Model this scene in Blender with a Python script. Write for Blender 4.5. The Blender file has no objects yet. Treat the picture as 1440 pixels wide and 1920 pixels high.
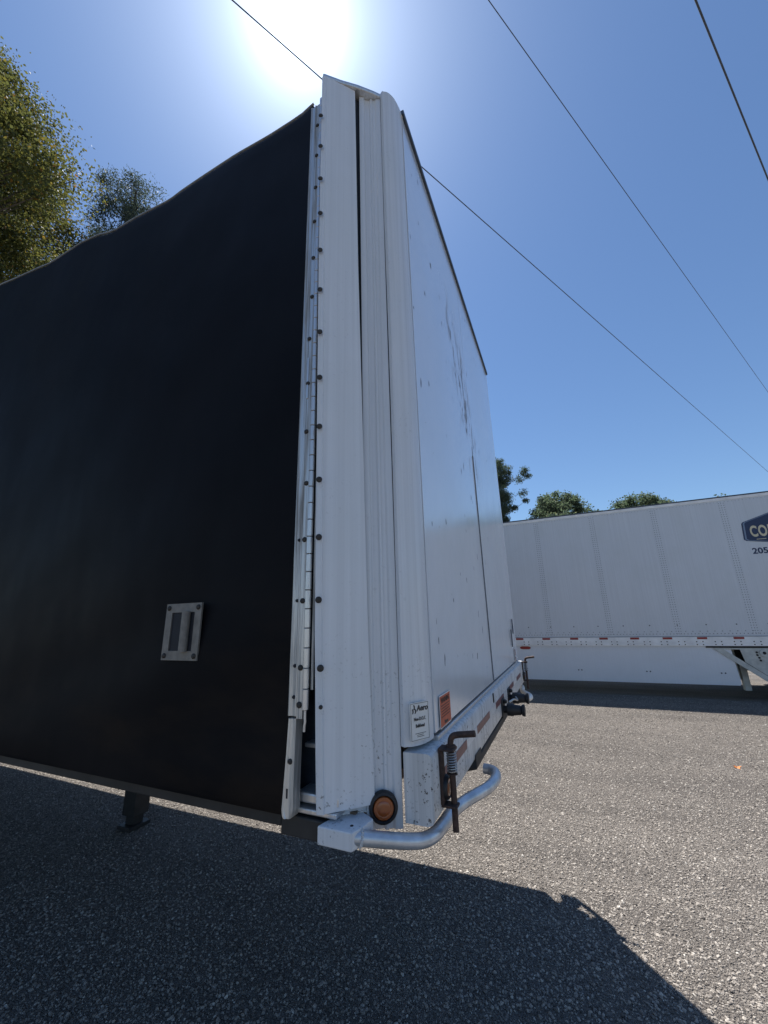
import bpy, bmesh, math, random
import numpy as np
from mathutils import Vector, Matrix

random.seed(7)
rng = np.random.default_rng(11)
scene = bpy.context.scene
col = scene.collection
R = math.radians

# ------------------------------------------------------------------ camera
CAM = Vector((0.3932, -1.0405, 1.7742))
cam_data = bpy.data.cameras.new('camera')
cam = bpy.data.objects.new('camera', cam_data)
col.objects.link(cam)
cR = Vector((0.91143, 0.41073, -0.02452)); cU = Vector((0.1328, -0.23724, 0.96233)); cF = Vector((-0.38944, 0.88035, 0.27077))
cam.matrix_world = Matrix(((cR.x, cU.x, -cF.x, CAM.x), (cR.y, cU.y, -cF.y, CAM.y), (cR.z, cU.z, -cF.z, CAM.z), (0, 0, 0, 1)))
cam_data.sensor_fit = 'VERTICAL'
cam_data.sensor_height = 36.0
cam_data.lens = 13.636
cam_data.clip_start = 0.05
cam_data.clip_end = 3000
scene.camera = cam

# ------------------------------------------------------------------ sky and sun
SUN = Vector((-0.2587, 0.2932, 0.9204)).normalized()
SUN_EL = math.asin(SUN.z)
SUN_AZ = math.atan2(SUN.x, SUN.y)          # clockwise from +Y
world = bpy.data.worlds.new('World')
scene.world = world
world.use_nodes = True
nt = world.node_tree
nt.nodes.clear()
wout = nt.nodes.new('ShaderNodeOutputWorld')
bg = nt.nodes.new('ShaderNodeBackground')
sky = nt.nodes.new('ShaderNodeTexSky')
sky.sky_type = 'NISHITA'
sky.sun_disc = False
sky.sun_elevation = SUN_EL
sky.sun_rotation = SUN_AZ
sky.air_density = 1.2
sky.dust_density = 0.15
sky.ozone_density = 8.0
bg.inputs['Strength'].default_value = 0.072
# the sun's own disc and aureole, where the sun stands in the sky
tc = nt.nodes.new('ShaderNodeTexCoord')
dot = nt.nodes.new('ShaderNodeVectorMath'); dot.operation = 'DOT_PRODUCT'
dot.inputs[1].default_value = SUN
nt.links.new(tc.outputs['Generated'], dot.inputs[0])
clampn = nt.nodes.new('ShaderNodeMath'); clampn.operation = 'MAXIMUM'; clampn.inputs[1].default_value = 0.0
nt.links.new(dot.outputs['Value'], clampn.inputs[0])
acc = None
for n_, a_ in ((9000, 600.0), (800, 16.0), (200, 5.0), (50, 3.2), (14, 1.0)):
    p = nt.nodes.new('ShaderNodeMath'); p.operation = 'POWER'; p.inputs[1].default_value = n_
    nt.links.new(clampn.outputs[0], p.inputs[0])
    m = nt.nodes.new('ShaderNodeMath'); m.operation = 'MULTIPLY'; m.inputs[1].default_value = a_
    nt.links.new(p.outputs[0], m.inputs[0])
    if acc is None:
        acc = m
    else:
        s = nt.nodes.new('ShaderNodeMath'); s.operation = 'ADD'
        nt.links.new(acc.outputs[0], s.inputs[0]); nt.links.new(m.outputs[0], s.inputs[1]); acc = s
glow = nt.nodes.new('ShaderNodeVectorMath'); glow.operation = 'SCALE'
glow.inputs[0].default_value = (0.78, 0.89, 1.0)
nt.links.new(acc.outputs[0], glow.inputs['Scale'])
addc = nt.nodes.new('ShaderNodeVectorMath'); addc.operation = 'ADD'
nt.links.new(sky.outputs['Color'], addc.inputs[0]); nt.links.new(glow.outputs[0], addc.inputs[1])
nt.links.new(addc.outputs[0], bg.inputs['Color'])
nt.links.new(bg.outputs[0], wout.inputs['Surface'])

sun_data = bpy.data.lights.new('sun', 'SUN')
sun_data.energy = 5.0
sun_data.angle = R(0.53)
sun_data.color = (1.0, 0.955, 0.89)
sun = bpy.data.objects.new('sun', sun_data)
col.objects.link(sun)
sun.rotation_euler = SUN.to_track_quat('Z', 'Y').to_euler()
sun.location = (-8, 9, 28)

scene.view_settings.view_transform = 'Standard'
scene.view_settings.look = 'None'
scene.view_settings.gamma = 1.0
scene.view_settings.exposure = 0.8
scene.view_settings.use_curve_mapping = False
scene.cycles.max_bounces = 8
scene.cycles.use_denoising = True

# ------------------------------------------------------------------ materials
MATS = {}

class NG:
    """small helper around a material node tree"""
    def __init__(self, name):
        self.m = bpy.data.materials.new(name); self.m.use_nodes = True
        self.t = self.m.node_tree; self.t.nodes.clear()
        self.out = self.t.nodes.new('ShaderNodeOutputMaterial')
        self.b = self.t.nodes.new('ShaderNodeBsdfPrincipled')
        self.t.links.new(self.b.outputs[0], self.out.inputs['Surface'])
        self.geo = self.t.nodes.new('ShaderNodeNewGeometry')
        MATS[name] = self.m
    def n(self, kind, **kw):
        nd = self.t.nodes.new(kind)
        for k, v in kw.items(): setattr(nd, k, v)
        return nd
    def l(self, a, b): self.t.links.new(a, b)
    def mapping(self, scale=(1, 1, 1), loc=(0, 0, 0), rot=(0, 0, 0)):
        mp = self.n('ShaderNodeMapping')
        mp.inputs['Scale'].default_value = scale; mp.inputs['Location'].default_value = loc; mp.inputs['Rotation'].default_value = rot
        self.l(self.geo.outputs['Position'], mp.inputs['Vector'])
        return mp.outputs[0]
    def noise(self, scale, detail=4, rough=0.55, vec=None, out='Fac'):
        nd = self.n('ShaderNodeTexNoise')
        nd.inputs['Scale'].default_value = scale; nd.inputs['Detail'].default_value = detail; nd.inputs['Roughness'].default_value = rough
        self.l(vec if vec is not None else self.geo.outputs['Position'], nd.inputs['Vector'])
        return nd.outputs[out]
    def ramp(self, fac, stops, interp='LINEAR'):
        nd = self.n('ShaderNodeValToRGB'); nd.color_ramp.interpolation = interp
        el = nd.color_ramp.elements
        while len(el) < len(stops): el.new(0.5)
        for e, (p, c) in zip(el, stops):
            e.position = p; e.color = (c, c, c, 1) if isinstance(c, (int, float)) else (*c, 1)
        self.l(fac, nd.inputs[0]); return nd.outputs[0]
    def math(self, op, a, b=None):
        nd = self.n('ShaderNodeMath', operation=op)
        for i, v in enumerate((a, b)):
            if v is None: continue
            if isinstance(v, (int, float)): nd.inputs[i].default_value = v
            else: self.l(v, nd.inputs[i])
        return nd.outputs[0]
    def mix(self, fac, a, b, blend='MIX'):
        nd = self.n('ShaderNodeMix', data_type='RGBA', blend_type=blend)
        for i, v in ((0, fac), (6, a), (7, b)):
            if isinstance(v, (int, float)): nd.inputs[i].default_value = v
            elif isinstance(v, tuple): nd.inputs[i].default_value = (*v, 1)
            else: self.l(v, nd.inputs[i])
        return nd.outputs[2]
    def smooth(self, v, lo, hi):
        nd = self.n('ShaderNodeMapRange', interpolation_type='SMOOTHSTEP')
        nd.inputs['From Min'].default_value = lo; nd.inputs['From Max'].default_value = hi
        self.l(v, nd.inputs['Value']); return nd.outputs[0]
    def xyz(self):
        nd = self.n('ShaderNodeSeparateXYZ'); self.l(self.geo.outputs['Position'], nd.inputs[0]); return nd.outputs
    def bump(self, h, strength=0.3, dist=0.01):
        nd = self.n('ShaderNodeBump'); nd.inputs['Strength'].default_value = strength; nd.inputs['Distance'].default_value = dist
        self.l(h, nd.inputs['Height']); self.l(nd.outputs[0], self.b.inputs['Normal'])
    def base(self, v):
        if isinstance(v, tuple): self.b.inputs['Base Color'].default_value = (*v, 1)
        else: self.l(v, self.b.inputs['Base Color'])
    def set(self, **kw):
        for k, v in kw.items():
            inp = self.b.inputs[k.replace('_', ' ')]
            if isinstance(v, (int, float)): inp.default_value = v
            elif isinstance(v, tuple): inp.default_value = (*v, 1)
            else: self.l(v, inp)

def simple(name, c, rough=0.6, metal=0.0, var=0.15, scale=30.0, bump=0.0, bscale=200.0, coat=0.0):
    g = NG(name)
    d = tuple(x * (1 - var) for x in c); u = tuple(min(1, x * (1 + var)) for x in c)
    g.base(g.ramp(g.noise(scale), [(0.3, d), (0.7, u)]))
    g.set(Roughness=rough, Metallic=metal)
    if coat: g.set(Coat_Weight=coat, Coat_Roughness=0.12)
    if bump: g.bump(g.noise(bscale, 3), bump, 0.002)
    return g.m

# white painted aluminium of the bulkhead, with weather streaks and black specks
def white_sheet(name, base=(0.72, 0.745, 0.785), rough=0.22, streak=0.10, speck=0.0, scuff=False, coat=0.4):
    g = NG(name)
    st = g.noise(1.0, 5, 0.6, g.mapping((60, 60, 0.6)))
    c = g.mix(g.ramp(st, [(0.35, 0.0), (0.75, 1.0)]), base, tuple(x * (1 - streak) for x in base))
    big = g.noise(2.3, 4, 0.6)
    c = g.mix(g.math('MULTIPLY', g.ramp(big, [(0.45, 0.0), (0.7, 1.0)]), 0.35), c, (base[0] * 0.86, base[1] * 0.87, base[2] * 0.84))
    sp = g.noise(260.0, 2, 0.5)
    z = g.xyz()['Z']
    low = g.math('SUBTRACT', 1.0, g.smooth(z, 1.28, 1.75))
    if speck:
        pit = g.ramp(g.noise(90.0, 3, 0.7), [(0.60, 0.0), (0.66, 1.0)])
        pit = g.math('MULTIPLY', pit, g.math('MULTIPLY', g.ramp(g.noise(7.0, 2), [(0.45, 0.0), (0.62, 1.0)]), speck))
        c = g.mix(g.math('MULTIPLY', pit, g.math('ADD', 0.15, low)), c, (0.09, 0.085, 0.08))
    if scuff:
        x = g.xyz()
        line_ = g.math('ABSOLUTE', g.math('SUBTRACT', x['Y'], g.math('ADD', 0.93, g.math('MULTIPLY', g.math('SUBTRACT', 3.5, x['Z']), 0.42))))
        ym = g.math('SUBTRACT', 1.0, g.smooth(line_, 0.06, 0.36))
        zm = g.math('MULTIPLY', g.smooth(x['Z'], 2.5, 2.75), g.math('SUBTRACT', 1.0, g.smooth(x['Z'], 3.35, 3.8)))
        mask = g.math('MULTIPLY', ym, zm)
        v = g.mapping((1, 8.0, 2.0), rot=(R(9), 0, 0))
        sc = g.ramp(g.noise(1.7, 7, 0.72, v), [(0.530, 0.0), (0.552, 1.0), (0.59, 1.0), (0.62, 0.1)])
        sc = g.math('MULTIPLY', sc, mask)
        c = g.mix(g.math('MULTIPLY', sc, 0.8), c, (0.045, 0.055, 0.08))
        dot_ = g.ramp(g.noise(14.0, 2, 0.4, g.mapping((1, 2.0, 0.9))), [(0.715, 0.0), (0.725, 1.0)])
        c = g.mix(g.math('MULTIPLY', dot_, 0.85), c, (0.07, 0.075, 0.085))
    g.base(c)
    wear = sc if scuff else None
    rv = g.math('ADD', rough, g.math('MULTIPLY', g.ramp(st, [(0.3, 0.0), (0.8, 1.0)]), 0.02 if scuff else 0.14))
    if wear is not None:
        wear = g.math('MAXIMUM', wear, dot_)
        rv = g.math('ADD', rv, g.math('MULTIPLY', wear, 0.5))
        g.set(Roughness=rv, Coat_Weight=g.math('MULTIPLY', g.math('SUBTRACT', 1.0, wear), coat), Coat_Roughness=0.16, Specular_IOR_Level=g.math('SUBTRACT', 0.5, g.math('MULTIPLY', wear, 0.42)))
    else:
        g.set(Roughness=rv, Coat_Weight=coat, Coat_Roughness=0.1)
    g.bump(g.noise(3.0, 3, 0.45), 0.38, 0.02)
    return g.m

white_sheet('bulkhead_white', rough=0.2, streak=0.03, scuff=True, coat=0.7)
white_sheet('post_white', base=(0.70, 0.722, 0.757), rough=0.34, streak=0.18, speck=1.0, coat=0.15)
white_sheet('flap_white', base=(0.72, 0.742, 0.775), rough=0.38, streak=0.13, speck=0.9, coat=0.1)
white_sheet('beam_white', base=(0.68, 0.685, 0.69), rough=0.42, streak=0.45, speck=2.6, coat=0.1)
white_sheet('van_white', base=(0.63, 0.66, 0.70), rough=0.42, streak=0.11, coat=0.1)
white_sheet('skirt_white', base=(0.70, 0.735, 0.785), rough=0.4, streak=0.05, coat=0.1)

# grimy aluminium
def alu(name, base=(0.62, 0.62, 0.61), rough=0.42, grime=0.7):
    g = NG(name)
    st = g.noise(1.0, 6, 0.65, g.mapping((90, 90, 2.5)))
    m = g.ramp(st, [(0.45, 0.0), (0.64, grime)])
    g.base(g.mix(m, base, (0.10, 0.095, 0.085)))
    g.set(Metallic=g.math('SUBTRACT', 0.75, g.math('MULTIPLY', m, 0.7)), Roughness=g.math('ADD', rough, g.math('MULTIPLY', m, 0.3)))
    g.bump(g.noise(120, 3), 0.12, 0.002)
    return g.m
alu('aluminium_grimy')
alu('aluminium_clean', (0.7, 0.7, 0.7), 0.33, 0.25)
alu('strip_white', (0.72, 0.71, 0.68), 0.5, 0.6)
simple('tube_galvanised', (0.55, 0.58, 0.62), 0.34, 0.55, 0.18, 25, 0.15, 300)
simple('handle_metal', (0.20, 0.185, 0.165), 0.6, 0.2, 0.2, 40, 0.2)
simple('sun_rim_grey', (0.20, 0.21, 0.22), 0.4, 0.0, 0.2)  # for the added tube that draws the sunlit eave rim
simple('seal_grey', (0.16, 0.17, 0.19), 0.6, 0.0, 0.3, 40)
simple('tube_white', (0.75, 0.74, 0.70), 0.4, 0.0, 0.1)
simple('bolt_dark', (0.045, 0.04, 0.036), 0.65, 0.3, 0.3, 120, 0.3, 500)
simple('rubber_black', (0.018, 0.018, 0.02), 0.55, 0, 0.3, 60, 0.1)
simple('gap_black', (0.012, 0.014, 0.02), 0.7, 0, 0.2)
simple('trim_dark', (0.05, 0.065, 0.09), 0.4, 0.2, 0.2)
simple('steel_dark', (0.026, 0.026, 0.028), 0.6, 0.3, 0.3, 12, 0.2)
simple('rail_steel', (0.03, 0.03, 0.03), 0.6, 0.2, 0.3, 10, 0.2)
simple('wood_deck', (0.14, 0.10, 0.07), 0.8, 0, 0.3, 6)
simple('spring_steel', (0.42, 0.42, 0.42), 0.4, 0.7, 0.3, 200)
simple('lens_amber', (0.30, 0.075, 0.016), 0.3, 0, 0.15, 60, 0.0, coat=0.6)
simple('tape_red', (0.155, 0.06, 0.065), 0.4, 0, 0.3, 30, 0.1)
simple('tape_white', (0.62, 0.61, 0.6), 0.4, 0, 0.15, 30)
simple('reflector_red', (0.28, 0.02, 0.022), 0.3, 0, 0.15, 30)
simple('sticker_white', (0.70, 0.70, 0.68), 0.45, 0, 0.05, 20)
simple('sticker_orange', (0.50, 0.105, 0.05), 0.5, 0, 0.12, 30)
simple('print_black', (0.02, 0.02, 0.022), 0.5, 0, 0.1)
simple('print_navy', (0.012, 0.028, 0.085), 0.4, 0, 0.1)
simple('print_cream', (0.62, 0.55, 0.38), 0.45, 0, 0.06)
simple('print_steel', (0.18, 0.24, 0.34), 0.45, 0, 0.06)
simple('rivet_grey', (0.22, 0.24, 0.27), 0.5, 0.2, 0.1)
simple('van_rail', (0.80, 0.80, 0.80), 0.4, 0.0, 0.12, 5)
simple('slider_white', (0.50, 0.51, 0.48), 0.6, 0.0, 0.2, 8, 0.1)
simple('bark_grey', (0.10, 0.085, 0.07), 0.9, 0, 0.35, 6, 0.5, 30)
simple('bark_dark', (0.06, 0.048, 0.04), 0.9, 0, 0.35, 6, 0.5, 30)
simple('wire_black', (0.06, 0.07, 0.09), 0.6, 0.2, 0.1)
simple('leaf_orange', (0.55, 0.19, 0.05), 0.7, 0, 0.2, 80)
simple('stone_white', (0.62, 0.60, 0.56), 0.8, 0, 0.1, 50)

# rusty iron of the latch
g = NG('iron_rusty')
g.base(g.ramp(g.noise(60, 5, 0.65), [(0.35, (0.035, 0.024, 0.022)), (0.6, (0.085, 0.05, 0.04)), (0.75, (0.13, 0.075, 0.055))]))
g.set(Roughness=0.72, Metallic=0.25); g.bump(g.noise(400, 4), 0.4, 0.002)

# black coated tarp
g = NG('tarp_black')
tb_ = g.ramp(g.noise(1.6, 5, 0.6), [(0.3, (0.006, 0.0062, 0.008)), (0.7, (0.010, 0.0098, 0.0115))])
dust = g.math('MULTIPLY', g.ramp(g.noise(1.0, 6, 0.65, g.mapping((1.1, 1, 3.0), rot=(0, R(-18), 0))), [(0.48, 0.0), (0.75, 0.8)]), g.math('SUBTRACT', 1.0, g.smooth(g.xyz()['Z'], 1.35, 2.3)))
g.base(g.mix(dust, tb_, (0.030, 0.022, 0.016)))
g.set(Roughness=g.math('ADD', 0.42, g.math('MULTIPLY', g.noise(3.0, 4), 0.2)), Specular_IOR_Level=0.06)
h1 = g.noise(1.1, 3, 0.5, g.mapping((1.5, 1, 0.8), rot=(0, R(25), 0)))
h2 = g.noise(900.0, 2, 0.5)
g.bump(g.math('ADD', g.math('MULTIPLY', h1, 1.0), g.math('MULTIPLY', h2, 0.006)), 0.5, 0.05)

# compacted gravel
g = NG('gravel')
def vor(scale, feat='F1'):
    v = g.n('ShaderNodeTexVoronoi', feature=feat); v.inputs['Scale'].default_value = scale
    g.l(g.geo.outputs['Position'], v.inputs['Vector']); return v
v1, v2 = vor(105.0), vor(230.0)
w = g.n('ShaderNodeSeparateColor'); g.l(v1.outputs['Color'], w.inputs[0])
w2 = g.n('ShaderNodeSeparateColor'); g.l(v2.outputs['Color'], w2.inputs[0])
c1 = g.ramp(w.outputs[0], [(0.0, (0.10, 0.087, 0.077)), (0.35, (0.21, 0.187, 0.166)), (0.7, (0.335, 0.30, 0.267)), (0.93, (0.43, 0.39, 0.345)), (1.0, (0.55, 0.51, 0.46))])
c2 = g.ramp(w2.outputs[1], [(0.0, (0.115, 0.102, 0.091)), (0.5, (0.275, 0.247, 0.22)), (1.0, (0.47, 0.428, 0.38))])
c = g.mix(0.45, c1, c2)
patch = g.noise(0.55, 5, 0.6)
c = g.mix(g.ramp(patch, [(0.35, 0.0), (0.7, 0.5)]), c, (0.20, 0.18, 0.162))
trk = g.noise(1.0, 4, 0.55, g.mapping((0.22, 1.7, 1)))
c = g.mix(g.ramp(trk, [(0.45, 0.0), (0.62, 0.45)]), c, (0.115, 0.104, 0.096))
oil = g.ramp(g.noise(1.15, 5, 0.6), [(0.66, 0.0), (0.72, 0.6)])
c = g.mix(oil, c, (0.07, 0.064, 0.06))
g.base(c)
g.set(Roughness=0.9, Specular_IOR_Level=0.2)
hh = g.math('ADD', g.math('MULTIPLY', v1.outputs['Distance'], -1.0), g.math('MULTIPLY', v2.outputs['Distance'], -0.5))
g.bump(hh, 0.9, 0.03)

# loose stones: one shade per stone
g = NG('stone_mixed')
oi = g.n('ShaderNodeObjectInfo')
cc = g.ramp(oi.outputs['Random'], [(0.0, (0.085, 0.076, 0.07)), (0.3, (0.22, 0.196, 0.174)), (0.7, (0.355, 0.319, 0.282)), (0.975, (0.46, 0.418, 0.368)), (1.0, (0.66, 0.62, 0.56))])
g.base(g.mix(g.math('MULTIPLY', g.noise(160, 3), 0.35), cc, (0.13, 0.118, 0.105)))
g.set(Roughness=0.88, Specular_IOR_Level=0.25)

def leafmat(name, stops, transl=0.45, glow_c=(0.16, 0.16, 0.03)):
    g = NG(name)
    c = g.ramp(g.geo.outputs['Random Per Island'], stops)
    g.base(c); g.set(Roughness=0.6, Specular_IOR_Level=0.2)
    tr = g.n('ShaderNodeBsdfTranslucent')
    g.l(g.mix(0.4, c, glow_c), tr.inputs['Color'])
    mx = g.n('ShaderNodeMixShader'); mx.inputs[0].default_value = transl
    g.l(g.b.outputs[0], mx.inputs[1]); g.l(tr.outputs[0], mx.inputs[2]); g.l(mx.outputs[0], g.out.inputs['Surface'])
leafmat('leaf_gum', [(0.0, (0.055, 0.07, 0.032)), (0.55, (0.105, 0.125, 0.048)), (0.88, (0.15, 0.145, 0.035)), (0.97, (0.24, 0.18, 0.04)), (0.993, (0.34, 0.17, 0.035)), (1.0, (0.32, 0.10, 0.03))])
leafmat('leaf_conifer', [(0.0, (0.035, 0.05, 0.042)), (0.7, (0.06, 0.08, 0.06)), (1.0, (0.09, 0.11, 0.08))], 0.4, (0.10, 0.14, 0.10))  # lifted to a bluish grey-green, some haze is in the colour
leafmat('leaf_pine', [(0.0, (0.045, 0.07, 0.055)), (0.7, (0.085, 0.115, 0.085)), (1.0, (0.12, 0.15, 0.10))], 0.45, (0.09, 0.15, 0.09))  # needle tones paled so the colour carries some haze
leafmat('leaf_oak', [(0.0, (0.065, 0.09, 0.062)), (0.7, (0.115, 0.15, 0.10)), (0.95, (0.15, 0.18, 0.11)), (1.0, (0.2, 0.19, 0.11))], 0.55, (0.13, 0.20, 0.10))  # leaf tones lightened, distance haze put into the colour

# ------------------------------------------------------------------ mesh helpers
WL = {}      # world location of every object

def link(o, parent=None, loc=(0, 0, 0)):
    col.objects.link(o)
    loc = Vector(loc)
    WL[o.name] = loc
    if parent is not None:
        o.parent = parent
        o.location = loc - WL[parent.name]
    else:
        o.location = loc
    return o

def thing(name, label, cat, loc, group=None):
    o = bpy.data.objects.new(name, None)
    o.empty_display_size = 0.2
    link(o, None, loc)
    o['label'] = label; o['category'] = cat
    if group: o['group'] = group
    return o

def tag(o, label=None, cat=None, group=None, kind=None):
    if label: o['label'] = label
    if cat: o['category'] = cat
    if group: o['group'] = group
    if kind: o['kind'] = kind
    return o

class MB:
    def __init__(s): s.v = []; s.f = []; s.mi = []
    def add(s, vs, fs):
        b = len(s.v); s.v += [tuple(p) for p in vs]; s.f += [tuple(i + b for i in f) for f in fs]
        return s
    def box(s, a, b):
        (x0, y0, z0), (x1, y1, z1) = a, b
        vs = [(x0, y0, z0), (x1, y0, z0), (x1, y1, z0), (x0, y1, z0), (x0, y0, z1), (x1, y0, z1), (x1, y1, z1), (x0, y1, z1)]
        return s.add(vs, [(0, 3, 2, 1), (4, 5, 6, 7), (0, 1, 5, 4), (1, 2, 6, 5), (2, 3, 7, 6), (3, 0, 4, 7)])
    def prism(s, poly, z0, z1):
        """plan polygon (counter-clockwise) raised from z0 to z1"""
        n = len(poly)
        vs = [(x, y, z0) for x, y in poly] + [(x, y, z1) for x, y in poly]
        fs = [tuple(reversed(range(n))), tuple(range(n, 2 * n))] + [(i, (i + 1) % n, n + (i + 1) % n, n + i) for i in range(n)]
        return s.add(vs, fs)
    def prism_dir(s, pts, d):
        """3-D polygon swept along vector d"""
        n = len(pts); d = Vector(d)
        vs = [Vector(p) for p in pts] + [Vector(p) + d for p in pts]
        fs = [tuple(reversed(range(n))), tuple(range(n, 2 * n))] + [(i, (i + 1) % n, n + (i + 1) % n, n + i) for i in range(n)]
        return s.add(vs, fs)
    def tube(s, path, r, n=10, cap=True):
        path = [Vector(p) for p in path]
        rs = r if isinstance(r, (list, tuple)) else [r] * len(path)
        b = len(s.v); up = None
        for i, p in enumerate(path):
            t = (path[min(i + 1, len(path) - 1)] - path[max(i - 1, 0)]).normalized()
            if up is None:
                up = t.orthogonal().normalized()
            else:
                up = (up - t * up.dot(t)).normalized()
            sd = t.cross(up)
            for k in range(n):
                a = 2 * math.pi * k / n
                s.v.append(tuple(p + (up * math.cos(a) + sd * math.sin(a)) * rs[i]))
        for i in range(len(path) - 1):
            for k in range(n):
                s.f.append((b + i * n + k, b + i * n + (k + 1) % n, b + (i + 1) * n + (k + 1) % n, b + (i + 1) * n + k))
        if cap:
            s.f.append(tuple(b + k for k in reversed(range(n))))
            e = b + (len(path) - 1) * n
            s.f.append(tuple(e + k for k in range(n)))
        return s
    def lathe(s, o, axis, prof, n=20):
        """prof: list of (distance along axis, radius)"""
        o = Vector(o); ax = Vector(axis).normalized(); u = ax.orthogonal().normalized(); w = ax.cross(u)
        b = len(s.v)
        for d, r in prof:
            for k in range(n):
                a = 2 * math.pi * k / n
                s.v.append(tuple(o + ax * d + (u * math.cos(a) + w * math.sin(a)) * r))
        for i in range(len(prof) - 1):
            for k in range(n):
                s.f.append((b + i * n + k, b + i * n + (k + 1) % n, b + (i + 1) * n + (k + 1) % n, b + (i + 1) * n + k))
        s.f.append(tuple(b + k for k in reversed(range(n))))
        e = b + (len(prof) - 1) * n
        s.f.append(tuple(e + k for k in range(n)))
        return s
    def grid(s, rows):
        b = len(s.v); m = len(rows[0])
        for r in rows: s.v += [tuple(p) for p in r]
        for i in range(len(rows) - 1):
            for j in range(m - 1):
                s.f.append((b + i * m + j, b + i * m + j + 1, b + (i + 1) * m + j + 1, b + (i + 1) * m + j))
        return s
    def build(s, name, mat, parent=None, smooth=False, bevel=0.0, seg=2, origin=None, label=None, recalc=True):
        me = bpy.data.meshes.new(name)
        a = np.array(s.v, float)
        o = Vector(origin) if origin is not None else Vector(((a.min(0) + a.max(0)) / 2).tolist())
        me.from_pydata((a - np.array(o)).tolist(), [], s.f)
        if recalc or bevel:
            bm = bmesh.new(); bm.from_mesh(me)
            if recalc: bmesh.ops.recalc_face_normals(bm, faces=bm.faces)
            if bevel:
                es = [e for e in bm.edges if len(e.link_faces) == 2 and e.calc_face_angle(0) > 0.5]
                bmesh.ops.bevel(bm, geom=es, offset=bevel, segments=seg, affect='EDGES', profile=0.5)
            bm.to_mesh(me); bm.free()
        if smooth:
            me.shade_smooth()
            me.set_sharp_from_angle(angle=R(40))
        me.materials.append(MATS[mat])
        ob = bpy.data.objects.new(name, me)
        link(ob, parent, o)
        if label: ob['label'] = label
        return ob

def clone(src, parent, loc, mirror_y=False):
    o = src.copy()
    if 'label' in o: del o['label']
    link(o, parent, loc)
    return o

def catmull(pts, n=8):
    pts = [Vector(p) for p in pts]; out = []
    P = [pts[0] * 2 - pts[1]] + pts + [pts[-1] * 2 - pts[-2]]
    for i in range(1, len(P) - 2):
        for k in range(n):
            t = k / n
            a, b, c_, d = P[i - 1], P[i], P[i + 1], P[i + 2]
            out.append(0.5 * ((2 * b) + (c_ - a) * t + (2 * a - 5 * b + 4 * c_ - d) * t * t + (3 * b - a - 3 * c_ + d) * t ** 3))
    out.append(pts[-1]); return out

def text_part(body, size, o, right, up, mat, parent, name, offset=0.0, xscale=1.0, shear=0.0, align='LEFT', thick=0.0006, spacing=1.0):
    cu = bpy.data.curves.new('tmp_text', 'FONT')
    cu.body = body; cu.size = size; cu.extrude = thick; cu.offset = offset; cu.align_x = align; cu.shear = shear
    cu.resolution_u = 4; cu.space_character = spacing
    tmp = bpy.data.objects.new('tmp_text', cu); col.objects.link(tmp)
    dg = bpy.context.evaluated_depsgraph_get(); dg.update()
    me0 = bpy.data.meshes.new_from_object(tmp.evaluated_get(dg))
    o, right, up = Vector(o), Vector(right).normalized(), Vector(up).normalized(); nrm = right.cross(up)
    m = MB()
    m.add([o + right * (v.co.x * xscale) + up * v.co.y + nrm * (v.co.z + thick) for v in me0.vertices], [tuple(p.vertices) for p in me0.polygons])
    bpy.data.objects.remove(tmp); bpy.data.curves.remove(cu); bpy.data.meshes.remove(me0)
    return m.build(name, mat, parent, recalc=False)

def flat(poly2, o, right, up, thick=0.001):
    o, right, up = Vector(o), Vector(right).normalized(), Vector(up).normalized(); n = right.cross(up)
    return MB().prism_dir([o + right * a + up * b for a, b in poly2], n * thick)

def gz(x, y):
    t = min(1.0, max(0.0, (y - 3.0) / 5.5)); return 0.10 * t * t * (3 - 2 * t)

# ------------------------------------------------------------------ ground
def ground():
    xs = sorted(set([-1500, -600, -250, -120, -60, -35, -25] + [round(-18 + 0.5 * i, 2) for i in range(0, 65)] + [18, 25, 35, 60, 120, 250, 600, 1500]))
    ys = sorted(set([-1500, -600, -250, -120, -60, -30, -15, -8] + [round(-4 + 0.4 * i, 2) for i in range(0, 41)] + [15, 20, 30, 50, 90, 180, 400, 900, 1500]))
    m = MB()
    m.grid([[(x, y, gz(x, y) + (0.012 * math.sin(x * 0.9 + 1.3 * math.sin(y * 0.7)) * math.sin(y * 0.8) if abs(x) < 15 and -3 < y < 12 else 0)) for x in xs] for y in ys])
    o = m.build('ground', 'gravel', None, smooth=True, origin=(0, 0, 0), recalc=False)
    tag(o, 'grey compacted gravel lot under the trailers', None, kind='structure')
    return o
GROUND = ground()
def ground_z(x, y):
    return gz(x, y) + (0.012 * math.sin(x * 0.9 + 1.3 * math.sin(y * 0.7)) * math.sin(y * 0.8) if abs(x) < 15 and -3 < y < 12 else 0)

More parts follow.
